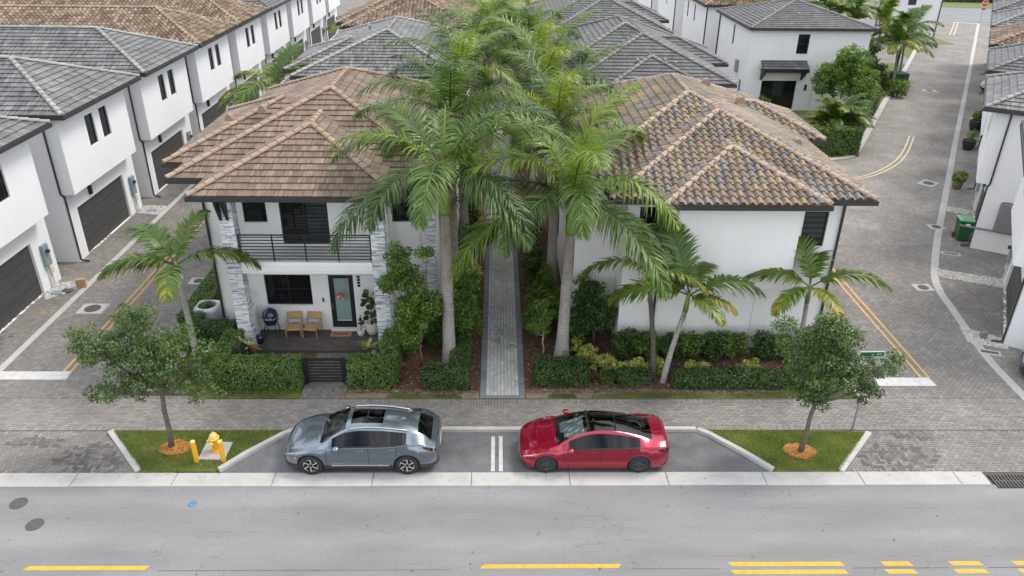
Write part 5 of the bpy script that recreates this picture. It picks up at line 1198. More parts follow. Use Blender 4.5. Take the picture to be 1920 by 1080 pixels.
# ------------------------------------------------------------------ cars
def paint_mat(name, col, metal=.5, rough=.28):
    m = bpy.data.materials.new(name); t, b = nodes_of(m); k = NB(t)
    b.inputs['Base Color'].default_value = (*col, 1); b.inputs['Metallic'].default_value = metal; b.inputs['Roughness'].default_value = rough
    b.inputs['Coat Weight'].default_value = 1.; b.inputs['Coat Roughness'].default_value = .02
    o = k.n('ShaderNodeTexCoord').outputs['Object']
    k.lk(k.mix(1., col, k.ramp(k.noise(o, 700., 2), [(.3, .9), (.7, 1.1)]), 'MULTIPLY'), b.inputs['Base Color'])
    return m
m_grey_paint = paint_mat('metallic_grey_paint', (.185, .215, .25), .82, .22)
m_red_paint = paint_mat('metallic_red_paint', (.30, .003, .028), .55, .18)
m_navy_paint = paint_mat('navy_paint', (.012, .02, .06), .4, .25)
def car_glass(name, tint):
    m = bpy.data.materials.new(name); t, b = nodes_of(m); k = NB(t); t.nodes.remove(b)
    tr = k.n('ShaderNodeBsdfTransparent'); tr.inputs[0].default_value = (*tint, 1); gl = k.n('ShaderNodeBsdfGlossy'); gl.inputs['Roughness'].default_value = .01
    fr = k.n('ShaderNodeFresnel'); fr.inputs['IOR'].default_value = 1.6; mx_ = k.n('ShaderNodeMixShader'); k.lk(fr.outputs[0], mx_.inputs[0]); k.lk(tr.outputs[0], mx_.inputs[1]); k.lk(gl.outputs[0], mx_.inputs[2]); k.lk(mx_.outputs[0], t.nodes['Material Output'].inputs['Surface']); return m
m_carglass = car_glass('tinted_car_glass', (.17, .18, .18)); m_windglass = car_glass('clear_car_glass', (.62, .66, .65))
m_telegrey2 = M('dark_cabin_trim', (.06, .06, .065), .7, .1)
m_pale_seat = M('pale_grey_seat', (.34, .34, .33), .7, .1)
m_foil = M('silver_foil', (.74, .76, .78), .28, .06, 9, .6, 14, metal=.55)  # silver of the sheet that stands for the windscreen's pale reflection
m_tyre = M('tyre_rubber', (.022, .022, .023), .8, .15, 8, .2)
m_plastic = M('black_plastic', (.03, .03, .032), .55, .1)
m_chrome = M('satin_chrome', (.72, .73, .75), .22, .0, metal=1.)
m_rim = M('machined_alloy', (.66, .66, .68), .3, .0, metal=.9)
m_rimdark = M('dark_wheel_cover', (.055, .058, .063), .4, .1, metal=.3)
m_tail = M('red_lamp_lens', (.42, .008, .012), .12, .0, spec=.6, coat=.5)
m_lamp = M('headlamp_lens', (.62, .66, .70), .10, .0, spec=.8, coat=1.)
m_drk = M('dark_trim', (.012, .012, .013), .35, .0)
m_amber = M('amber_lens', (.7, .22, .03), .2, .0)
def pchip(x, y, q):
    x, y = np.array(x, float), np.array(y, float); h = np.diff(x); d = np.diff(y) / h; m = np.zeros_like(y)
    for i in range(1, len(x) - 1): m[i] = 0 if d[i - 1] * d[i] <= 0 else 2 / (1 / d[i - 1] + 1 / d[i])
    m[0], m[-1] = d[0], d[-1]
    i = np.clip(np.searchsorted(x, q) - 1, 0, len(x) - 2); t = (q - x[i]) / h[i]
    return (2 * t**3 - 3 * t**2 + 1) * y[i] + (t**3 - 2 * t**2 + t) * h[i] * m[i] + (-2 * t**3 + 3 * t**2) * y[i + 1] + (t**3 - t**2) * h[i] * m[i + 1]
class Car:
    def __init__(s, S): s.S = S
    def rows(s, q):
        S = s.S; q = np.asarray(q, float); f = lambda k: pchip(S['s'], S[k], q)
        ym, zt, zb, yr, zr = f('ym'), f('zt'), f('zb'), f('yr'), f('zr')
        ends = np.clip(np.minimum(q, S['L'] - q) / .22, 0, 1); lift = (1 - ends) * .12
        z0 = S['sill'] + lift; z1 = np.full_like(q, S['sill'] + .18) + lift * .5; z2 = np.minimum(S['z2'], zb - .06)
        z1 = np.minimum(z1, z2 - .04)
        y0 = ym * .95; y1 = ym * .99
        for c in S['ax']:
            ar = S['ra']; d = np.abs(q - c); in_ = d < ar; az = np.where(in_, S['rw'] + np.sqrt(np.maximum(ar**2 - d**2, 0)), 0)
            z0 = np.maximum(z0, az); z1 = np.maximum(z1, np.where(in_, az + .035, 0)); z2 = np.maximum(z2, np.where(in_, az + .08, 0)); y0 = np.where(in_, ym * .995, y0); y1 = np.where(in_, ym * 1.002, y1)
        R = [(y0, z0), (y1, z1), (ym, z2), (ym * .965, zb)]
        for a in (.10, .90): R.append((ym * .965 + (yr - ym * .965) * (a if a < .5 else a), zb + (zr - zb) * a))
        R.append((yr, zr))
        for a in (.90, .62, .32, 0.): R.append((yr * a, zt - (zt - zr) * a ** 2.3))
        return R
    def pt(s, q, row, side=-1, off=0.):
        R = s.rows([q]); y, z = R[row]; return (q, side * (float(y[0]) + off), float(z[0]))
def build_car(name, label, S, paint, loc, rz=0., plast=None):
    c = Car(S); e = empty(name, label, 'car', loc, rz, 'cars'); L_ = S['L']
    q = set(np.linspace(0, L_, 110).round(4).tolist())
    for a in S['ax']: q |= set((a + S['ra'] * np.cos(np.linspace(0, math.pi, 31))).round(4).tolist()); q |= {round(a - S['ra'] - .004, 4), round(a + S['ra'] + .004, 4)}
    for k_ in S['cuts']: q.add(k_)
    q = np.array(sorted(q)); q = q[(q >= 0) & (q <= L_)]; keep_ = np.concatenate([[True], np.diff(q) > .0025]); q = q[keep_]
    R = c.rows(q); n = len(q); nr = len(R); V = []
    for i in range(n):
        for k_ in range(nr): V.append((q[i], -R[k_][0][i], R[k_][1][i]))
        for k_ in range(nr - 2, -1, -1): V.append((q[i], R[k_][0][i], R[k_][1][i]))
    w_ = 2 * nr - 1; parts = {}
    def add(key, f): parts.setdefault(key, []).append(f)
    for i in range(n - 1):
        m = (q[i] + q[i + 1]) / 2
        for k_ in range(w_ - 1):
            row = k_ if k_ < nr - 1 else w_ - 2 - k_; side = 0 if k_ < nr - 1 else 1
            add((S['region'](m, row), side), (i * w_ + k_, (i + 1) * w_ + k_, (i + 1) * w_ + k_ + 1, i * w_ + k_ + 1))
    add(('body', 0), tuple(range(w_))); add(('body', 0), tuple(reversed(range((n - 1) * w_, n * w_))))
    VA = np.array(V)
    names = {'body': ('body', paint), 'side': ('side_window', m_carglass), 'wind': ('windscreen', m_windglass), 'roof': ('roof_glass', m_carglass), 'rear': ('rear_window', m_carglass), 'clad': ('cladding', plast or m_plastic), 'head': ('headlight', m_lamp), 'tail': ('taillight', m_tail), 'grille': ('lower_grille', m_drk), 'pillar': ('window_trim', m_drk), 'sun': ('sunroof', m_carglass)}
    merged = {}
    for (rg_, sd_), F in parts.items(): merged.setdefault((rg_, sd_ if rg_ in ('side', 'pillar') else 0), []).extend(F)
    for (rg_, sd_), F in merged.items():
        idx = sorted({v for f in F for v in f}); mp_ = {v: i for i, v in enumerate(idx)}
        nm, mt = names[rg_]; obj(nm, VA[idx], [tuple(mp_[v] for v in f) for f in F], mt, e, smooth=True)
    u = B(); wl = float(np.max(S['ym'])) - .26; u.box(.25, L_ - .25, -wl, wl, S['sill'] + .005, S['z2']); u.obj('underbody', m_drk, e)
    # cabin: dashboard and seats
    sm_ = S['mirror']; zb_ = float(c.rows([sm_])[3][1][0]); wl = float(np.max(S['ym'])) - .16
    b = B(); b.rings([[(sm_ - .42, -wl + .06, zb_ - .02), (sm_ - .42, wl - .06, zb_ - .02), (sm_ + .22, wl, zb_ - .04), (sm_ + .22, -wl, zb_ - .04)], [(sm_ - .40, -wl + .10, zb_ + .0), (sm_ - .40, wl - .10, zb_ + .0), (sm_ + .15, wl - .05, zb_ + .02), (sm_ + .15, -wl + .05, zb_ + .02)]]); b.obj('dashboard', m_telegrey2, e)
    b = B(); b.box(.95, L_ - .7, -wl, wl, S['z2'] - .04, S['z2'] + .01); b.obj('floor', m_drk, e)
    for s_ in (sm_ + .78, sm_ + 1.62):
        for y_ in (-.38, .38):
            b = B(); b.bevbox(s_ - .30, s_ + .18, y_ - .25, y_ + .25, S['z2'] - .02, S['z2'] + .14, .04); M4 = Matrix.Translation((s_ + .16, y_, S['z2'] + .1)) @ Matrix.Rotation(rad(16), 4, 'Y'); b.box(-.06, .06, -.24, .24, 0, .44, M4=M4); b.box(-.04, .04, -.12, .12, .45, .60, M4=M4); b.obj('seat', S.get('seat', m_telegrey2), e)
    # wheels
    for a in S['ax']:
        for sd_ in (-1, 1):
            yo = float(np.max(S['ym'])) - .02; we = B(); r_, wt = S['rw'] - .005, .22
            prof = [(r_ * .66, -wt / 2), (r_ * .93, -wt / 2), (r_, -wt / 2 + .035), (r_, wt / 2 - .035), (r_ * .93, wt / 2), (r_ * .66, wt / 2)]
            cy = sd_ * (yo - wt / 2)
            Rg = [[(a + rr_ * math.cos(2 * math.pi * j / 36), cy + yy, S['rw'] + rr_ * math.sin(2 * math.pi * j / 36)) for j in range(36)] for rr_, yy in prof]
            we.rings(Rg, False); wh = we.obj('wheel', m_tyre, e, smooth=True)
            d = B(); yd = cy + sd_ * (wt / 2 - .05)
            Rg = [[(a + rr_ * math.cos(2 * math.pi * j / 36), yy, S['rw'] + rr_ * math.sin(2 * math.pi * j / 36)) for j in range(36)] for rr_, yy in ((r_ * .68, cy + sd_ * wt / 2 * .99), (r_ * .66, yd + sd_ * .02), (r_ * .60, yd), (.02, yd))]
            d.rings(Rg, True, cap0=False); d.obj('wheel_disc', m_drk if S['rim'] == 'spoke' else m_rimdark, wh, smooth=False)
            sp_ = B(); y2 = yd + sd_ * .028
            nsp = 6 if S['rim'] == 'spoke' else 5
            for j in range(nsp):
                t0 = 2 * math.pi * j / nsp + .3
                def rp_(rr_, t, yy): return (a + rr_ * math.cos(t), yy, S['rw'] + rr_ * math.sin(t))
                if S['rim'] == 'spoke':
                    pts = [[rp_(.05, t0 - .35, y2), rp_(.05, t0 + .35, y2), rp_(r_ * .655, t0 + .30, y2 + sd_ * .012), rp_(r_ * .655, t0 + .12, y2 + sd_ * .012)], [rp_(r_ * .60, t0 + .12, y2 + sd_ * .01), rp_(r_ * .655, t0 + .12, y2 + sd_ * .012), rp_(r_ * .655, t0 + .85, y2 + sd_ * .012), rp_(r_ * .61, t0 + .85, y2 + sd_ * .01)]]
                else: pts = [[rp_(r_ * .30, t0 - .12, y2), rp_(r_ * .30, t0 + .12, y2), rp_(r_ * .56, t0 + .26, y2), rp_(r_ * .56, t0 - .02, y2)]]
                for p_ in pts: sp_.poly(p_ if sd_ < 0 else list(reversed(p_)))
            sp_.lathe([(.045, 0), (.04, .01)], 12, (0, 0, 0)) if False else None
            sp_.obj('spokes' if S['rim'] == 'spoke' else 'cover_slots', m_rim if S['rim'] == 'spoke' else m_drk, wh)
    # seams, handles, mirrors
    for sd_ in (-1, 1):
        sm = B()
        for s_, r0_, r1_ in S['seams']:
            for k_ in range(r0_, r1_):
                a0, a1 = c.pt(s_ - .006, k_, sd_, .003), c.pt(s_ + .006, k_, sd_, .003); b0, b1 = c.pt(s_ - .006, k_ + 1, sd_, .003), c.pt(s_ + .006, k_ + 1, sd_, .003)
                sm.poly([a0, a1, b1, b0] if sd_ < 0 else [a0, b0, b1, a1])
        sm.obj('door_seam', m_drk, e)
        for s_ in S['handles']:
            p0 = c.pt(s_, 3, sd_); b = B(); b.bevbox(s_ - .11, s_ + .11, p0[1] - .025 + (.0 if sd_ > 0 else -.0), p0[1] + .025, p0[2] - .10, p0[2] - .07, .008); b.obj('door_handle', paint, e)
        s_ = S['mirror']; p0 = c.pt(s_, 4, sd_); b = B(); R_ = []
        for k_, (dx, sc_) in enumerate(((-.02, .35), (.03, .85), (.10, 1.), (.17, .9))):
            R_.append([(s_ + dx - .05, p0[1] + sd_ * (.13 + .115 * sc_ * math.cos(t)), p0[2] + .06 + .075 * sc_ * math.sin(t)) for t in np.linspace(0, 2 * math.pi, 13)[:-1]])
        b.rings(R_); mo = b.obj('mirror', paint, e, smooth=True); b = B(); b.box(s_ - .03, s_ + .03, min(p0[1], p0[1] + sd_ * .1), max(p0[1], p0[1] + sd_ * .1), p0[2] - .01, p0[2] + .03); b.obj('mirror_arm', m_drk, mo)
    for key, nm, mt in (('head', 'headlight', m_lamp), ('tail', 'taillight', m_tail), ('taild', 'lamp_housing', m_drk)):
        for sd_ in (-1, 1):
            if key not in S: continue
            P = []
            for s_, f_, *o_ in S[key]:
                k_ = 2 if f_ < 1 else 3; f2 = f_ - (k_ - 2)
                if f_ >= 1: k_, f2 = 3, 0.
                a_, b_ = c.pt(s_, 2, sd_, .008), c.pt(s_, 3, sd_, .008); P.append(tuple(a_[i] + (b_[i] - a_[i]) * min(f_, 1.) for i in range(3)))
            b = B(); n2 = len(P) // 2
            for i in range(n2 - 1):
                q4 = [P[i], P[i + 1], P[-2 - i], P[-1 - i]]; b.poly(q4 if sd_ < 0 else list(reversed(q4)))
            b.obj(nm, mt, e, smooth=True)
    return e, c
SUV = dict(L=4.84, s=[0, .06, .25, .60, .91, 1.18, 1.60, 2.05, 2.5, 3.0, 3.5, 3.86, 4.16, 4.38, 4.62, 4.78, 4.84],
    ym=[.46, .68, .84, .935, .965, .965, .96, .955, .955, .96, .968, .97, .955, .935, .88, .79, .62], zt=[.60, .73, .85, .955, 1.02, 1.085, 1.34, 1.545, 1.59, 1.575, 1.515, 1.455, 1.385, 1.275, 1.09, .99, .80],
    zb=[.52, .64, .76, .87, .935, .97, .995, 1.01, 1.025, 1.04, 1.075, 1.135, 1.17, 1.13, 1.01, .93, .74], yr=[.34, .50, .65, .755, .785, .775, .69, .60, .575, .572, .565, .55, .545, .57, .63, .60, .45],
    zr=[.57, .695, .815, .915, .97, 1.02, 1.265, 1.455, 1.505, 1.49, 1.435, 1.37, 1.30, 1.215, 1.055, .96, .77], sill=.24, z2=.66, ax=(.91, 3.86), ra=.415, rw=.37, cuts=[.08, .36, 1.20, 4.19, 4.60, 2.0, 2.1, 3.12, 1.62, 4.02, 4.36, 4.62, 4.45, 4.76, 2.72, 3.42], rim='spoke', head=[(.03, .78), (.12, .80), (.25, .84), (.42, .93), (.42, .97), (.25, .98), (.12, .98), (.03, .98)], taild=[(4.36, .78), (4.5, .66), (4.62, .60), (4.77, .55), (4.77, .98), (4.62, .96), (4.5, .93), (4.36, .86)], tail=[(4.46, .78), (4.56, .70), (4.74, .64), (4.74, .88), (4.56, .88), (4.46, .84)], seams=[(1.42, 1, 4), (2.70, 1, 4), (3.55, 2, 4)], handles=(2.45, 3.40), mirror=1.72)
def suv_region(s, row):
    if row == 0: return 'clad'
    if row in (7, 8, 9) and 1.20 < s < 2.0: return 'wind'
    if row in (8, 9) and 2.12 < s < 3.12: return 'sun'
    if row in (7, 8, 9) and 4.19 < s < 4.60: return 'rear'
    if row == 4 and 1.58 < s < 3.86: return 'side'
    if row in (3, 5) and 1.5 < s < 3.92: return 'pillar' if row == 3 and s > 1.6 else 'body'
    if row == 1 and s < .10: return 'grille'
    return 'body'
SUV['region'] = suv_region
suv, cs = build_car('parked_car', 'silver grey crossover with sunroof parked at the kerb left of the white bay lines', SUV, m_grey_paint, (-6.63, 19.34, 0))
for sd_ in (-1, 1):   # roof rails, bright sill strip
    b = B(); b.tube([(s_, sd_ * (float(cs.rows([s_])[6][0][0]) - .01), float(cs.rows([s_])[6][1][0]) + dz) for s_, dz in ((2.1, .0), (2.2, .04), (2.7, .05), (3.3, .05), (3.8, .045), (3.95, .0))], .018, 6); b.obj('roof_rail', m_rim, suv, smooth=True)
    b = B(); P = [cs.pt(s_, 1, sd_, .006) for s_ in np.linspace(1.55, 3.32, 9)]
    for i in range(8): a0, a1 = P[i], P[i + 1]; q4 = [(a0[0], a0[1], .375), (a1[0], a1[1], .375), (a1[0], a1[1], .415 + (.02 if i == 6 else 0)), (a0[0], a0[1], .415)]; b.poly(q4 if sd_ < 0 else list(reversed(q4)))
    b.obj('sill_strip', m_chrome, suv)
    b = B(); P = [(s_, cs.pt(s_, 3, sd_, .004)) for s_ in np.linspace(1.6, 4.05, 14)]
    for i in range(13): a0, a1 = P[i][1], P[i + 1][1]; q4 = [(a0[0], a0[1], a0[2] + .0), (a1[0], a1[1], a1[2]), (a1[0], a1[1], a1[2] + .018), (a0[0], a0[1], a0[2] + .018)]; b.poly(q4 if sd_ < 0 else list(reversed(q4)))
    b.obj('belt_strip', m_chrome, suv)
    b = B(); p0 = cs.pt(.48, 1, sd_, .006); b.box(.42, .50, p0[1] - .004, p0[1] + .004, .60, .68); b.obj('side_marker', m_amber, suv)
b = B(); b.box(2.60, 2.635, -.36, .36, 1.588, 1.597); b.obj('sunroof_bar', m_drk, suv)
b = B(); b.rings([[(3.62, -.09, 1.485), (3.80, -.03, 1.455), (3.80, .03, 1.455), (3.62, .09, 1.485)], [(3.68, -.03, 1.515), (3.79, -.01, 1.525), (3.79, .01, 1.525), (3.68, .03, 1.515)]]); b.obj('aerial_fin', m_grey_paint, suv)
b = B(); b.box(4.825, 4.85, -.26, .26, .62, .76); b.obj('number_plate', m_white_paint, suv)
def text_part(name, txt, size, mat, parent, M4, shear=0.):
    cu = bpy.data.curves.new(name, 'FONT'); cu.body = txt; cu.size = size; cu.extrude = .001; cu.shear = shear; cu.align_x = 'CENTER'; cu.align_y = 'CENTER'
    o = bpy.data.objects.new(name, cu); me = bpy.data.meshes.new_from_object(o); bpy.data.objects.remove(o); bpy.data.curves.remove(cu)
    me.materials.append(mat); t_ = link(name, me, parent); t_.matrix_local = M4; return t_
text_part('badge', 'EQUINOX', .062, m_chrome, suv, Matrix.Translation((1.78, -.972, .50)) @ Matrix.Rotation(math.pi / 2, 4, 'X'))
SED = dict(L=4.69, s=[0, .05, .22, .55, .84, 1.12, 1.55, 2.0, 2.4, 2.8, 3.3, 3.72, 4.05, 4.30, 4.52, 4.64, 4.69],
    ym=[.42, .64, .80, .89, .918, .92, .918, .915, .915, .918, .922, .922, .90, .87, .81, .73, .58], zt=[.50, .595, .70, .815, .885, .965, 1.20, 1.375, 1.43, 1.42, 1.34, 1.225, 1.125, 1.08, 1.06, .98, .80],
    zb=[.42, .51, .62, .745, .825, .865, .885, .895, .905, .92, .945, .965, .975, .97, .945, .88, .72], yr=[.30, .46, .61, .705, .745, .745, .67, .59, .56, .553, .55, .56, .60, .63, .61, .55, .42],
    zr=[.47, .56, .665, .78, .85, .92, 1.125, 1.28, 1.335, 1.32, 1.245, 1.145, 1.06, 1.035, 1.015, .94, .77], sill=.18, z2=.56, ax=(.84, 3.715), ra=.365, rw=.335, cuts=[.1, .45, 1.17, 1.20, 4.05, 1.55, 3.62, 4.2, 4.5, 2.45, 2.49], rim='cover', head=[(.12, .55), (.22, .60), (.36, .72), (.52, .90), (.52, .97), (.36, .95), (.22, .90), (.12, .80)], taild=[(4.28, .68), (4.42, .55), (4.56, .5), (4.64, .5), (4.64, .95), (4.56, .93), (4.42, .86), (4.28, .76)], tail=[(4.40, .74), (4.5, .66), (4.62, .62), (4.62, .82), (4.5, .82), (4.40, .79)], seams=[(1.36, 1, 4), (2.50, 1, 4), (3.42, 2, 4)], handles=(2.3, 3.2), mirror=1.52)
def sed_region(s, row):
    if row in (7, 8, 9) and 1.15 < s < 2.12: return 'wind'
    if row in (7, 8, 9) and 2.12 < s < 3.0: return 'roof'
    if row in (7, 8, 9) and 3.0 < s < 4.12: return 'rear'
    if row == 4 and 1.52 < s < 3.72: return 'side'
    if row == 3 and 1.5 < s < 3.72: return 'pillar'
    if row == 0: return 'clad'
    if row == 1 and s < .06: return 'grille'
    return 'body'
SED['region'] = sed_region
sed, ct = build_car('parked_car', 'glossy red sedan with black glass roof parked right of the white bay lines', SED, m_red_paint, (.69, 19.36, 0), plast=m_red_paint)
b = B(); b.box(2.10, 2.15, -.50, .50, 1.393, 1.404)
for s_ in (2.98,): b.box(s_ - .012, s_ + .012, -.46, .46, 1.395, 1.408)
b.obj('roof_bar', m_drk, sed)
SED['seat'] = m_pale_seat
rgs = random.Random(4); b = B(); nx_, ny_ = 7, 13; g_ = [[(1.30 + .72 * i / nx_ , -.54 + 1.0 * j / ny_, .955 + (1.245 - .955) * i / nx_ + rgs.uniform(-.022, .022) - .03) for j in range(ny_ + 1)] for i in range(nx_ + 1)]
for i in range(nx_):
    for j in range(ny_):
        if (i + j * .3) > 1.5: b.poly([g_[i][j], g_[i + 1][j], g_[i + 1][j + 1], g_[i][j + 1]])
o = b.obj('reflection_sheet', m_foil, None, loc=(.69, 19.36, 0)); prop(o, 'crumpled silver sheet added as a pale reflection behind the windscreen of the red sedan', 'reflection_sheet')  # sheet added behind the glass, stands for the pale sky reflection on the windscreen
SED2 = dict(SED); nv, cn_ = build_car('parked_car', 'dark navy car cut off by the right edge of the picture beside the row house', SED2, m_navy_paint, (19.95, 24.35, 0), math.atan2(vd.y, vd.x), plast=m_navy_paint)
SUV2 = dict(SUV); q = ud * 84.5 + vd * 2.4
build_car('parked_car', 'distant white car half hidden by the right row of houses', SUV2, m_white_paint, (q.x, q.y, 0), math.atan2(vd.y, vd.x))
# ------------------------------------------------------------------ street furniture and small things
m_hyd = M('yellow_hydrant_paint', (.74, .36, .02), .45, .10, 6, spec=.5, dirt=.15)
m_hydcap = M('pale_yellow_paint', (.78, .55, .16), .5, .08, 6)
m_galv = M('galvanised_steel', (.36, .39, .42), .45, .12, 5, metal=.5)
m_green = M('street_sign_green', (.010, .13, .055), .4, .05)
m_signwhite = M('reflective_white', (.75, .76, .75), .5, .0)
m_red = M('stop_sign_red', (.45, .012, .02), .45, .05)
m_bin = M('green_bin_plastic', (.012, .085, .03), .5, .15, 3)
m_binlid = M('light_green_lid', (.16, .36, .17), .5, .15, 3)
m_wood = M('teak', (.42, .27, .13), .55, .18, 9)
m_rattan = M('woven_rattan', (.43, .28, .13), .7, .22, 40, .5, 120)
m_cushion = M('grey_cushion', (.42, .44, .46), .9, .1)
m_bluegrill = M('navy_ceramic', (.010, .022, .055), .18, .1, 4, coat=.6)
m_pot = M('cream_pot', (.66, .63, .55), .5, .07, 3)
m_potw = M('white_pot', (.76, .76, .75), .4, .03)
m_potblack = M('black_pot', (.02, .02, .022), .5, .1)
m_fig = leaf_mat('fig_leaf', [(0., (.014, .035, .012)), (1., (.05, .10, .03))], .2, .35, .5)
m_dieff = leaf_mat('dieffenbachia_leaf', [(0., (.05, .12, .02)), (.5, (.30, .36, .09)), (1., (.58, .58, .26))], .3, .4, .5)
m_redleaf = M('red_bract', (.55, .04, .03), .5, .2, 5)
m_coir = M('coir_mat', (.36, .22, .10), .95, .2, 20, .5, 150)
m_acgrey = M('grey_condenser_metal', (.46, .48, .51), .5, .08, 3)
m_blue_mark = M('blue_utility_paint', (.10, .19, .30), .7, .3, 9)
m_telegrey = M('dark_grey_cabinet', (.17, .175, .18), .55, .06)
def leaf_fan(parent, n, z0, L_, w_, mat, seed, rise=50, name='leaf', cx=0, cy=0, droop=60):
    """long arching strap leaves, each a part"""
    rg = random.Random(seed)
    for i in range(n):
        az = i * 2.4 + rg.uniform(-.3, .3); a0 = rad(rise + rg.uniform(-20, 25)); l = L_ * rg.uniform(.75, 1.15); P = []; p = Vector((cx, cy, z0)); a = a0
        b = B(); k_ = 6; row = []
        for j in range(k_ + 1):
            t = j / k_; wd = w_ * math.sin(math.pi * min(1, .12 + .88 * t)) * .5 if j < k_ else .004
            d = Vector((math.cos(az) * math.cos(a), math.sin(az) * math.cos(a), math.sin(a))); sx = Vector((-math.sin(az), math.cos(az), 0)); row.append((p - sx * wd, p + Vector((0, 0, -.15 * wd)), p + sx * wd)); p = p + d * l / k_; a -= rad(droop) / k_
        for j in range(k_): A0, A1 = row[j], row[j + 1]; b.poly([A0[0], A0[1], A1[1], A1[0]], rg.random()); b.poly([A0[1], A0[2], A1[2], A1[1]], rg.random())
        b.r = [q if q > .3 else .2 for q in b.r]; b.obj(name, mat, parent, attr=True)
# fire hydrant on its pad with two guard posts
slab_pad = B(); slab_pad.bevbox(-9.45, -8.60, 19.06, 19.93, .0, .075, .012); o = slab_pad.obj('concrete_pad', m_conc); prop(o, 'square concrete pad under the yellow hydrant', 'concrete pad')
h = empty('fire_hydrant', 'yellow fire hydrant on the left grass island', 'hydrant', (-9.0, 19.5, .075))
b = B(); b.lathe([(.16, 0), (.16, .04), (.115, .05), (.11, .42), (.135, .44), (.135, .48)], 18); b.obj('barrel', m_hyd, h, smooth=False)
b = B(); b.lathe([(.165, .48), (.165, .515), (.135, .52), (.13, .58), (.105, .64), (.06, .67), (.03, .675), (.03, .72)], 18); b.obj('bonnet', m_hydcap, h, smooth=False)
for dx, dy, l, rr_ in ((1, 0, .22, .055), (-1, 0, .22, .055), (-.35, -1, .20, .075)):
    d = Vector((dx, dy, 0)).normalized(); b = B(); b.tube([Vector((0, 0, .37)) + d * .08, Vector((0, 0, .37)) + d * (l - .05)], rr_ * .8, 12); b.tube([Vector((0, 0, .37)) + d * (l - .05), Vector((0, 0, .37)) + d * l, Vector((0, 0, .37)) + d * (l + .03)], [rr_, rr_, rr_ * .4], 10); b.obj('outlet_cap', m_hydcap, h)
for x, y, lb in ((-9.44, 18.98, 'yellow guard post left of the hydrant'), (-8.60, 18.98, 'yellow guard post right of the hydrant')):
    e = empty('guard_post', lb, 'bollard', (x, y, .0), 0, 'yellow posts guarding the hydrant'); b = B(); b.lathe([(.075, 0), (.075, .84)], 16); b.obj('post', m_hyd, e); b = B(); b.lathe([(.075, .84), (.07, .865), (.04, .88)], 16); b.obj('cap', m_hydcap, e)
# manhole and valve covers
def cover(name, label, x, y, r_, ring=None, mat=m_iron, sq=None, z=.004, rz=0.):
    e = empty(name, label, 'manhole cover', (x, y, 0), rz)
    if sq: b = B(); b.bevbox(-sq, sq, -sq * .8, sq * .8, -.02, z + .012, .006); b.obj('collar', m_conc, e); z += .013
    b = B(); b.lathe([(r_, z - .004), (r_, z + .008), (r_ * .9, z + .010), (r_ * .88, z + .004), (r_ * .6, z + .004), (r_ * .58, z + .010), (r_ * .3, z + .010), (r_ * .28, z + .004), (.01, z + .006)], 24); b.obj('lid', mat, e); return e
cover('manhole_cover', 'round iron manhole cover at the left edge of the street', -14.02, 17.2, .24)
cover('manhole_cover', 'round iron manhole cover nearer the yellow dash', -13.1, 16.35, .24)
cover('valve_cover', 'small round valve cover sprayed blue in the street', -8.95, 17.16, .13, mat=m_blue_mark)
cover('manhole_cover', 'round cover in a white concrete square on the left lane', -17.35, 28.95, .33, sq=.55, z=.002)
cover('manhole_cover', 'round cover in a white square by the right kerb of the left lane', -13.75, 31.6, .22, sq=.42, z=.002)
cover('manhole_cover', 'round cover in a white square on the right lane, nearest the bend', 19.72, 31.15, .24, sq=.42, z=.002)
cover('manhole_cover', 'round cover in a white square left of the green bin', 24.05, 38.4, .24, sq=.42, z=.002)
cover('manhole_cover', 'round cover in a white diamond in the middle of the lane bend', 27.2, 45.5, .34, sq=.6, z=.002, rz=.7)
cover('manhole_cover', 'far round cover in a white square on the right lane', 40.2, 71.1, .35, sq=.6, z=.002)
cover('valve_cover', 'rusty round cover on the driveway of the left row', -19.3, 28.6, .13, mat=m_coir, z=.004)
cover('utility_cover', 'pale round utility lid in the lawn by the small left palm', -12.3, 25.2, .30, mat=m_conc, z=.03)
# storm drain in the gutter
e = empty('storm_drain', 'black storm drain grate at the right end of the gutter', 'drain', (16.0, 18.05, 0)); b = B(); b.box(-.62, .62, -.3, .3, -.03, .003); b.obj('pit', m_drk, e)
for i in range(12): B().box(-.6 + i * .105, -.55 + i * .105, -.29, .29, .004, .03).obj('bar', m_iron, e)
B().box(-.62, .62, -.02, .02, .0045, .026).obj('crossbar', m_iron, e)
for x, y, l, rz_, lb in ((23.0, 34.9, .45, -.4, 'slot drain with pale frame below the green bin'), (19.6, 25.55, .42, -.35, 'rusty slot drain with pale frame beside the white pebbles')):
    e = empty('slot_drain', lb, 'drain', (x, y, 0), rz_); B().bevbox(-l, l, -.2, .2, -.02, .014, .01).obj('frame', m_conc, e); B().box(-l * .75, l * .75, -.09, .09, .0145, .018).obj('slot', m_iron, e)
# street name sign
e = empty('street_sign', 'grey pole with a green street name blade beside the right oak', 'street sign', (12.04, 20.62, 0)); e.rotation_euler = (rad(1.5), rad(-1), 0)
b = B(); b.tube([(0, 0, 0), (0, 0, 3.1)], .04, 8); b.obj('pole', m_galv, e)
bl = B(); bl.box(-.38, .38, -.008, .008, 3.0, 3.17); bo = bl.obj('name_blade', m_green, e); fr_ = B()
for q in ((-.39, .39, 2.99, 3.0), (-.39, .39, 3.17, 3.18), (-.39, -.38, 3.0, 3.17), (.38, .39, 3.0, 3.17)): fr_.box(q[0], q[1], -.01, .01, q[2], q[3])
fr_.obj('blade_border', m_signwhite, bo); text_part('lettering', 'AV', .12, m_signwhite, bo, Matrix.Translation((.22, -.012, 3.085)) @ Matrix.Rotation(math.pi / 2, 4, 'X'))
bl = B(); bl.box(-.008, .008, -.3, .3, 2.80, 2.96); bl.obj('name_blade', m_green, e)
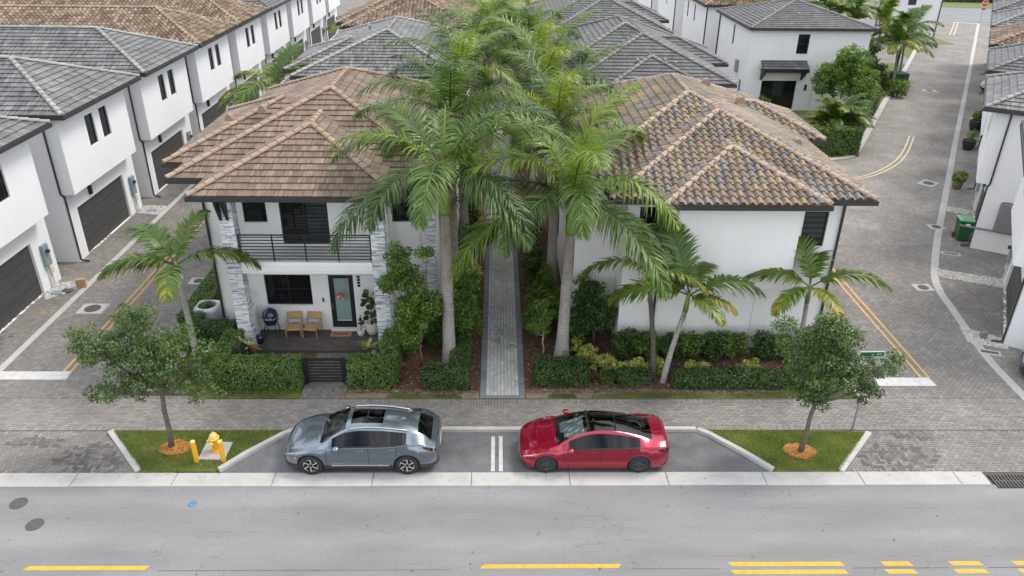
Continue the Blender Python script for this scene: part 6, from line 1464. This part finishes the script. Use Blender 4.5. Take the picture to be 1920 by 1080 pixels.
# stop sign far away
e = empty('stop_sign', 'distant red stop sign at the far end of the right lane', 'stop sign', (69.5, 114.6, 0)); b = B(); b.tube([(0, 0, 0), (0, 0, 2.9)], .05, 6); b.obj('pole', m_galv, e)
oc = lambda R_, y: [(R_ * math.cos(math.pi / 8 + i * math.pi / 4), y, 2.6 + R_ * math.sin(math.pi / 8 + i * math.pi / 4)) for i in range(8)]
b = B(); b.rings([oc(.50, -.07), oc(.50, -.05)]); bo = b.obj('sign_border', m_signwhite, e); b = B(); b.rings([oc(.46, -.08), oc(.46, -.072)]); b.obj('sign_face', m_red, e)
text_part('lettering', 'STOP', .30, m_signwhite, e, Matrix.Translation((0, -.085, 2.6)) @ Matrix.Rotation(math.pi / 2, 4, 'X')); b = B(); b.box(-.3, .3, -.06, -.045, 1.7, 1.95); b.obj('sub_plate', m_red, e)
# green wheelie bin
e = empty('wheelie_bin', 'green wheelie bin with pale lid on the right driveway', 'bin', (24.5, 36.75, 0), rad(-12), scale=(1.15, 1.15, 1.12))
rr4 = lambda x, y, z: [(-x, -y, z), (x, -y, z), (x, y, z), (-x, y, z)]
b = B(); b.rings([rr4(.24, .26, .08), rr4(.30, .34, .98), rr4(.335, .37, .985), rr4(.335, .37, 1.03)]); b.obj('bin_body', m_bin, e)
b = B(); b.rings([rr4(.34, .38, 1.031), rr4(.33, .37, 1.07), rr4(.22, .26, 1.11)]); b.obj('lid', m_binlid, e)
b = B(); b.tube([(-.27, .42, .98), (.27, .42, .98)], .025, 8); b.obj('handle', m_bin, e)
for x in (-.30, .27): b = B(); b.tube([(x, .26, .12), (x + .05, .26, .12)], .12, 14); b.obj('wheel', m_tyre, e)
b = B(); b.poly([(-.10, -.348, .80), (.10, -.348, .80), (.10, -.353, .92), (-.10, -.353, .92)]); b.obj('label_patch', m_signwhite, e)
# utility cabinets on the right row wall
def onright(u_, v_): q_ = ud * u_ + vd * v_; return (q_.x, q_.y, 0)
e = empty('meter_cabinet', 'dark grey rounded cabinet on the wall behind the green bin', 'cabinet', onright(43.05, 4.0), math.atan2(vd.y, vd.x)); b = B(); b.bevbox(-.45, .45, -.22, .0, 0, 1.5, .08); o = b.obj('cabinet', m_telegrey, e); o.location.z = 1.2
b = B(); b.box(.6, 1.0, -.2, 0, 1.3, 2.0); b.obj('junction_box', m_util, e); b = B(); b.tube([(-1.9, -.08, 1.15), (1.1, -.08, 1.15)], .05, 6); b.obj('conduit', m_telegrey, e)
# pebble strips on the right driveways and left row
def pebbles(label, poly, n, seed, s_=.05):
    rg = np.random.default_rng(seed); P = np.array(poly); c = rg.uniform(P.min(0), P.max(0), (n * 3, 2)); c = c[in_poly(c, poly)][:n]; b = B(); sheet('pebble_bed', poly, .006, m_conc)
    for x, y in c:
        a = s_ * rg.uniform(.5, 1.3); t = rg.uniform(0, 6.28); ca, sa = math.cos(t), math.sin(t); lo = [(x + ca * p * a - sa * q * a * .7, y + sa * p * a + ca * q * a * .7, .006) for p, q in ((-1, -.6), (.2, -1), (1, .1), (.3, .9), (-.8, .7))]
        tp = [(x + (px - x) * .6, y + (py - y) * .6, .006 + a * .7) for px, py, _ in lo]; b.rings([lo, tp], True, float(rg.random()), cap0=False)
    o = b.obj('pebbles', m_pebble, attr=True); prop(o, kind='stuff'); return o
pebbles('', [(19.45, 27.5), (19.15, 26.3), (20.5, 25.75), (20.75, 26.6), (20.2, 27.1)], 420, 1)
pebbles('', [(21.35, 33.15), (21.0, 32.3), (23.65, 31.0), (24.1, 31.95)], 420, 2, .06)
pebbles('', [(26.2, 41.5), (25.8, 40.6), (27.3, 39.9), (27.6, 40.7)], 200, 3, .07)
pebbles('', [(-20.05, 30.1), (-19.75, 29.75), (-18.75, 30.9), (-18.75, 31.6), (-20.05, 31.4)], 260, 4, .055)
pebbles('', [(-20.05, 39.9), (-18.75, 39.6), (-18.75, 41.), (-20.05, 41.)], 180, 5, .06)
for x, y, c_, lb in ((-19.55, 30.35, m_util, 'grey green meter lid set in the left pebble bed'), (-19.2, 30.55, m_iron, 'dark meter lid next to the grey green one in the pebble bed'), (-19.3, 40.2, m_util, 'meter lid in the second pebble bed of the left row')):
    o = B().bevbox(-.22, .22, -.16, .16, .0, .07, .012).obj('meter_box', c_, None, loc=(x, y, 0)); prop(o, lb, 'meter lid')
e = empty('timber_crate', 'small timber slat box beside the pebbles on the left driveway', 'crate', (-18.75, 30.95, 0), .3)
for i in range(4): B().box(-.2 + i * .105, -.115 + i * .105, -.12, .12, .0, .42).obj('slat', m_wood, e)
o = B().bevbox(-.12, .12, -.1, .1, 0, .3, .02).obj('utility_box', m_telegrey, None, loc=(19.95, 26.65, 0)); prop(o, 'small dark utility box among the white pebbles at right', 'utility box')
# planters on the right driveways
for x, y, lb, sd_, s_ in ((28.5, 44.6, 'leafy bush in a brown planter on the right driveway above the bin', 1, .75), (33.7, 52.8, 'round black pot with a sparse plant by the right row', 2, 1.1), (37.0, 57.8, 'large black pot with leafy plant farther up the right row', 3, 1.2)):
    e = empty('potted_plant', lb, 'potted plant', (x, y, 0)); b = B(); b.lathe([(.28 * s_, 0), (.40 * s_, .35 * s_), (.42 * s_, .62 * s_), (.36 * s_, .62 * s_), (.34 * s_, .55 * s_)], 16); b.obj('pot', m_bark if sd_ == 1 else m_potblack, e)
    V, F, r = leaf_cloud([(0, 0, .95 * s_), (.15, 0, 1.1 * s_)], [(.42, .42, .35), (.3, .3, .3)], 700 if sd_ != 2 else 160, .09, np.random.default_rng(sd_)); obj('foliage', V, F, m_bright, e, r=r)
# air conditioner
e = empty('air_conditioner', 'grey square air conditioning unit behind the hedge left of the house', 'air conditioner', (-11.75, 27.35, 0)); ring = lambda s_, z, k_=.10: [(-s_ + k_, -s_, z), (s_ - k_, -s_, z), (s_, -s_ + k_, z), (s_, s_ - k_, z), (s_ - k_, s_, z), (-s_ + k_, s_, z), (-s_, s_ - k_, z), (-s_, -s_ + k_, z)]
b = B(); b.rings([ring(.46, 0), ring(.46, .95), ring(.48, .96), ring(.48, 1.03), ring(.44, 1.08)], False); b.obj('casing', m_acgrey, e)
b = B(); n = 24; ci = lambda r_, z: [(r_ * math.cos(2 * math.pi * j / n), r_ * math.sin(2 * math.pi * j / n), z) for j in range(n)]
top = []
for j in range(n):
    t = 2 * math.pi * j / n; m_ = max(abs(math.cos(t)), abs(math.sin(t))); q_ = min(.44 / m_, .54); top.append((q_ * math.cos(t), q_ * math.sin(t), 1.08))
b.rings([top, ci(.38, 1.10), ci(.36, 1.07), ci(.35, .8)], False); b.obj('fan_shroud', m_acgrey, e, smooth=False); b = B(); b.lathe([(.35, .78), (.01, .8)], 20); b.obj('fan_well', m_drk, e)
for j in range(5):
    t = j * 2 * math.pi / 5; b = B(); b.poly([(.05 * math.cos(t), .05 * math.sin(t), .86), (.32 * math.cos(t - .25), .32 * math.sin(t - .25), .84), (.32 * math.cos(t + .25), .32 * math.sin(t + .25), .90)]); b.obj('fan_blade', m_telegrey, e)
for rr_ in (.12, .2, .28, .34): b = B(); b.tube([(rr_ * math.cos(2 * math.pi * j / 20), rr_ * math.sin(2 * math.pi * j / 20), 1.075) for j in range(21)], .006, 4, cap=False); b.obj('grille_ring', m_drk, e)
# garden gate
e = empty('garden_gate', 'black slatted garden gate between the two front hedges', 'gate', (-6.24, 23.3, 0))
for x in (-.72, .72): B().bevbox(x - .05, x + .05, -.05, .05, 0, 1.18, .01).obj('gate_post', m_black, e)
for i in range(8): B().box(-.66, .66, -.018, .018, .14 + i * .125, .195 + i * .125).obj('slat', m_black, e)
for x in (-.62, .62): B().box(x - .03, x + .03, -.0185, .0225, .10, 1.10).obj('stile', m_black, e)
B().box(-.665, .665, -.0195, .0195, 1.085, 1.14).obj('top_rail', m_black, e)
for sx in (-1, 1):
    for i in range(8): B().box(*(sorted((sx * .77, sx * .93))), -.015, .015, .14 + i * .125, .195 + i * .125).obj('side_slat', m_black, e)
# patio furniture
def chair(x, y, rz, label):
    e = empty('armchair', label, 'chair', (x, y, .15), rz, 'patio chairs'); wd, dp = .29, .27
    for sx in (-1, 1):
        b = B(); b.tube([(sx * wd, -dp, 0), (sx * wd, -dp - .01, .34), (sx * wd, -dp + .02, .60)], [.018, .02, .018], 6); b.obj('leg', m_wood, e)
        b = B(); b.tube([(sx * wd, dp + .10, 0), (sx * wd * .98, dp, .36), (sx * wd * .95, dp + .12, .84)], [.018, .022, .018], 6); b.obj('leg', m_wood, e)
        b = B(); b.tube([(sx * wd, -dp + .02, .60), (sx * wd, -.02, .635), (sx * wd * .97, dp + .05, .60)], .02, 6); b.obj('armrest', m_wood, e)
    b = B(); b.bevbox(-wd + .02, wd - .02, -dp + .0, dp, .36, .41, .015); b.obj('seat', m_rattan, e)
    M4 = Matrix.Translation((0, dp + .045, .47)) @ Matrix.Rotation(rad(-14), 4, 'X'); b = B(); b.box(-wd + .03, wd - .03, -.012, .012, .13, .37, M4=M4); b.obj('backrest', m_rattan, e); b = B(); b.box(-wd + .02, wd - .02, -.016, .016, .371, .40, M4=M4); b.obj('top_rail', m_wood, e)
    b = B(); b.box(-wd + .04, wd - .04, -.03, .0, -.04, .10, M4=M4); b.obj('cushion', m_cushion, e); return e
chair(-8.12, 26.55, rad(4), 'wooden armchair with woven seat, left of the pair on the patio'); chair(-7.42, 26.55, rad(-9), 'wooden armchair with woven seat, right of the pair nearer the door')
e = empty('kamado_grill', 'dark blue egg shaped grill on a black stand on the patio', 'grill', (-9.02, 26.55, .15)); prof = [(.10, .50), (.22, .54), (.29, .66), (.31, .80), (.31, .84)]; b = B(); b.lathe(prof, 20); b.obj('firebox', m_bluegrill, e, smooth=True)
b = B(); b.lathe([(.31, .86), (.31, .92), (.29, 1.03), (.22, 1.13), (.10, 1.18), (.08, 1.22), (.06, 1.23)], 20); b.obj('dome', m_bluegrill, e, smooth=True); b = B(); b.lathe([(.316, .835), (.318, .868)], 20, cap=False); b.obj('band', m_galv, e)
b = B(); b.tube([(-.08, -.30, .90), (0, -.38, .91), (.16, -.33, .93)], .02, 6); b.obj('handle', m_wood, e)
for a in (45, 135, 225, 315): b = B(); b.tube([(.25 * math.cos(rad(a)), .25 * math.sin(rad(a)), .66), (.36 * math.cos(rad(a)), .36 * math.sin(rad(a)), 0)], .016, 6); b.obj('leg', m_black, e)
b = B(); b.tube([(.30 * math.cos(t), .30 * math.sin(t), .30) for t in np.linspace(0, 6.283, 17)], .012, 5, cap=False); b.obj('stand_ring', m_black, e)
e = empty('bucket', 'small round navy bucket beside the grill', 'bucket', (-9.35, 25.95, .15)); b = B(); b.lathe([(.12, 0), (.17, .14), (.18, .30), (.12, .36), (.02, .38)], 16); b.obj('bucket_body', m_bluegrill, e, smooth=True)
o = B().box(-.42, .42, -.2, .2, 0, .018).obj('doormat', m_coir, None, loc=(-6.30, 26.62, .152)); prop(o, 'tan doormat reading hello in front of the door', 'doormat')
text_part('lettering', 'hello', .30, m_drk, o, Matrix.Translation((0, 0, .020)), .25)
def leafy(label, name, x, y, pot, potm, z0, clumps_, n, size, mat, seed, stem=0., zb=.15):
    e = empty(name, label, 'potted plant', (x, y, zb)); b = B(); b.lathe(pot, 18); b.obj('pot', potm, e, smooth=False)
    rg = np.random.default_rng(seed); C = [c[:3] for c in clumps_]; R = [(c[3],) * 3 for c in clumps_]; k0_ = 0
    for c in clumps_:      # big leaves, each a part
        for i in range(n):
            d = norm(rg.normal(size=3) + np.array([0, 0, .3])); p = np.array(c[:3]) + d * c[3] * .35; t = norm(np.cross(d, rg.normal(size=3))); s_ = np.cross(d, t); nn = norm(d * .4 + np.array([0, -.3, .5]))
            L_ = size * rg.uniform(.7, 1.2); pts = [p, p + d * L_ * .35 + t * L_ * .36, p + d * L_ * .8 + t * L_ * .34, p + d * L_ * 1.05, p + d * L_ * .8 - t * L_ * .34, p + d * L_ * .35 - t * L_ * .36]
            b = B(); mid = p + d * L_ * .5 - nn * L_ * .08; r_ = float(rg.random())
            for j in range(6): b.poly([mid, pts[j], pts[(j + 1) % 6]], r_)
            b.obj('leaf', mat, e, attr=True)
    b = B(); b.tube([(0, 0, z0 - .1), (.02, 0, z0 + (clumps_[-1][2] - z0) * .5), tuple(clumps_[-1][:3])], [.025, .02, .012], 6); b.obj('stem', m_bark, e); return e
leafy('fiddle leaf fig in a tall cream pot right of the door', 'fig_plant', -5.02, 26.62, [(.17, .05), (.25, .22), (.26, .48), (.25, .56), (.22, .56), (.2, .5)], m_pot, .5, [(0, 0, .78, .22), (.05, .02, 1.05, .22), (-.06, 0, 1.5, .25), (.03, 0, 1.78, .20)], 9, .26, m_fig, 1)
leafy('small dark leaved plant in a low white pot beside the fig', 'pot_plant', -5.48, 26.58, [(.12, 0), (.155, .10), (.16, .26), (.14, .26), (.13, .22)], m_potw, .25, [(0, 0, .45, .10), (0, 0, .62, .10), (.02, 0, .8, .10)], 7, .13, m_fig, 2)
leafy('small potted plant on the ledge behind the left stone column', 'pot_plant', -9.85, 26.75, [(.10, 0), (.13, .12), (.13, .24), (.11, .24)], m_potblack, .22, [(0, 0, .36, .10), (0, 0, .52, .10)], 8, .15, m_fig, 3, zb=1.42)
o = B().bevbox(-10.1, -9.6, 26.4, 27.01, .0, 1.42, .02).obj('plant_ledge', m_wall); prop(o, 'low white masonry ledge behind the left stone column', 'ledge')
e = empty('dumb_cane', 'broad leaved yellow green plant behind the left hedge with a red bract', 'plant', (-9.45, 24.7, 0)); leaf_fan(e, 16, .55, .75, .22, m_dieff, 4, 55, droop=70); b = B(); b.tube([(0, 0, 0), (0, 0, .6)], .04, 6); b.obj('stem', m_bark, e)
b = B()
for i in range(5): a = i * 1.25; b.poly([(.38, -.1, .62), (.38 + .14 * math.cos(a), -.1 + .14 * math.sin(a), .70), (.38 + .14 * math.cos(a + .7), -.1 + .14 * math.sin(a + .7), .66)])
b.obj('red_bract', m_redleaf, e)
e = empty('strap_plant', 'leafy strap plant behind the right gate hedge at the patio edge', 'plant', (-4.95, 25.05, 0)); leaf_fan(e, 22, .3, .62, .11, m_dieff, 5, 62, droop=60)
e = empty('covered_bike', 'dark covered object standing behind the left front hedge', 'cover', (-9.62, 24.35, 0)); b = B(); b.rings([rr4(.30, .35, 0), rr4(.27, .30, .85), rr4(.10, .2, 1.05)]); b.obj('cover_sheet', m_drk, e)
e = empty('white_jug', 'small white jug beside the right stone column', 'jug', (-4.78, 25.2, .0)); b = B(); b.lathe([(.08, 0), (.09, .18), (.04, .26), (.035, .32)], 14); b.obj('jug_body', m_potw, e, smooth=True); b = B(); b.tube([(.08, 0, .1), (.14, 0, .18), (.05, 0, .28)], .012, 5); b.obj('handle', m_potw, e)
# wreath on the door
e = empty('wreath', 'red and white berry wreath hanging on the aqua door', 'wreath', (-6.2, 26.93, 1.78)); rg_ = random.Random(9); bb = {m_redleaf: B(), m_signwhite: B(), m_shaft_old: B()}
for i in range(90):
    t = rg_.uniform(0, 6.283); r_ = .15 + rg_.uniform(-.07, .05); mt = rg_.choice((m_redleaf, m_redleaf, m_signwhite, m_shaft_old)); c_ = (r_ * math.cos(t), -.03 + rg_.uniform(-.03, .02), r_ * math.sin(t)); s_ = rg_.uniform(.018, .035)
    bb[mt].lathe([(.002, -s_), (s_, 0), (.002, s_)], 6, c_)
for mt, b_ in bb.items(): b_.obj('berries', mt, e)
# garden lamp on a post and fence by the far hedge
e = empty('lamp_post', 'slim grey garden lamp post beside the round tree', 'lamp post', (28.3, 60.4, 0)); b = B(); b.tube([(0, 0, 0), (0, 0, 4.6)], .07, 8); b.obj('post', m_galv, e); b = B(); b.box(-.25, .15, -.12, .12, 4.55, 4.68); b.obj('lamp_head', m_galv, e)
e = empty('wire_fence', 'low dark wire fence along the lane kerb in front of the hedge', 'fence', (28.55, 58.1, 0), rad(-30.6))
for i in range(10): y = -7.0 + i * 1.55; B().box(.10, .14, y - .02, y + .02, 0, 1.3).obj('post', m_black, e)
for i in range(9): B().box(.115, .127, -7.1, 7.1, .12 + i * .14, .135 + i * .14).obj('rail', m_black, e)
# lawn and paving beyond
sheet('lawn', [(21, 50.2), (24.1, 50.6), (29.4, 59.2), (34.1, 67.1), (39.4, 75.8), (44.0, 83.3), (40, 84.5), (33, 79), (30.4, 63.3), (20, 63.3), (20, 50.2)], .02, m_turf); sheet('lawn', [(46, 87), (48.8, 91.8), (56, 104), (56, 96.2), (47, 96.2)], .02, m_turf)
grass('grass', [(30.6, 63.3), (34.1, 67.1), (39.4, 75.8), (44.0, 83.3), (40, 84.5), (33, 79)], 9000, .12, .02, .6, 12)
sheet('cross_street', [(40, 118), (110, 110), (112, 127), (42, 135)], .006, m_road); sheet('lawn', [(30, 136), (130, 124), (140, 200), (30, 210)], .03, m_turf)
hedge('distant hedge across the street at the top right', -14, 14, -1, 1, 2.2, m_dkhedge, 60, .2, 33, loc=(76, 139, 0), rz=rad(-6))
for x, y, lb in ((33.5, 80.5, 'leafy bush beyond the far lawn by the palms'), (36.0, 68.8, 'reddish green shrub by the kerb lawn'), (50.5, 94.5, 'trimmed bush beside the far end of the right lane')):
    tree('shrub', lb, (x, y, 0), (0, 0, .4), [((0, 0, .8), (1.0, 1.0, .7))], 30, 1500, .10, m_bright, int(x * 3), .35, .04, cat='shrub')
e = empty('transformer', 'green utility transformer box on the far lawn', 'utility box', (38.2, 73.4, 0)); B().bevbox(-.7, .7, -.6, .6, 0, 1.2, .05).obj('cabinet', m_bin, e); B().bevbox(-.85, .85, -.75, .75, -.02, .08, .02).obj('plinth', m_conc, e)
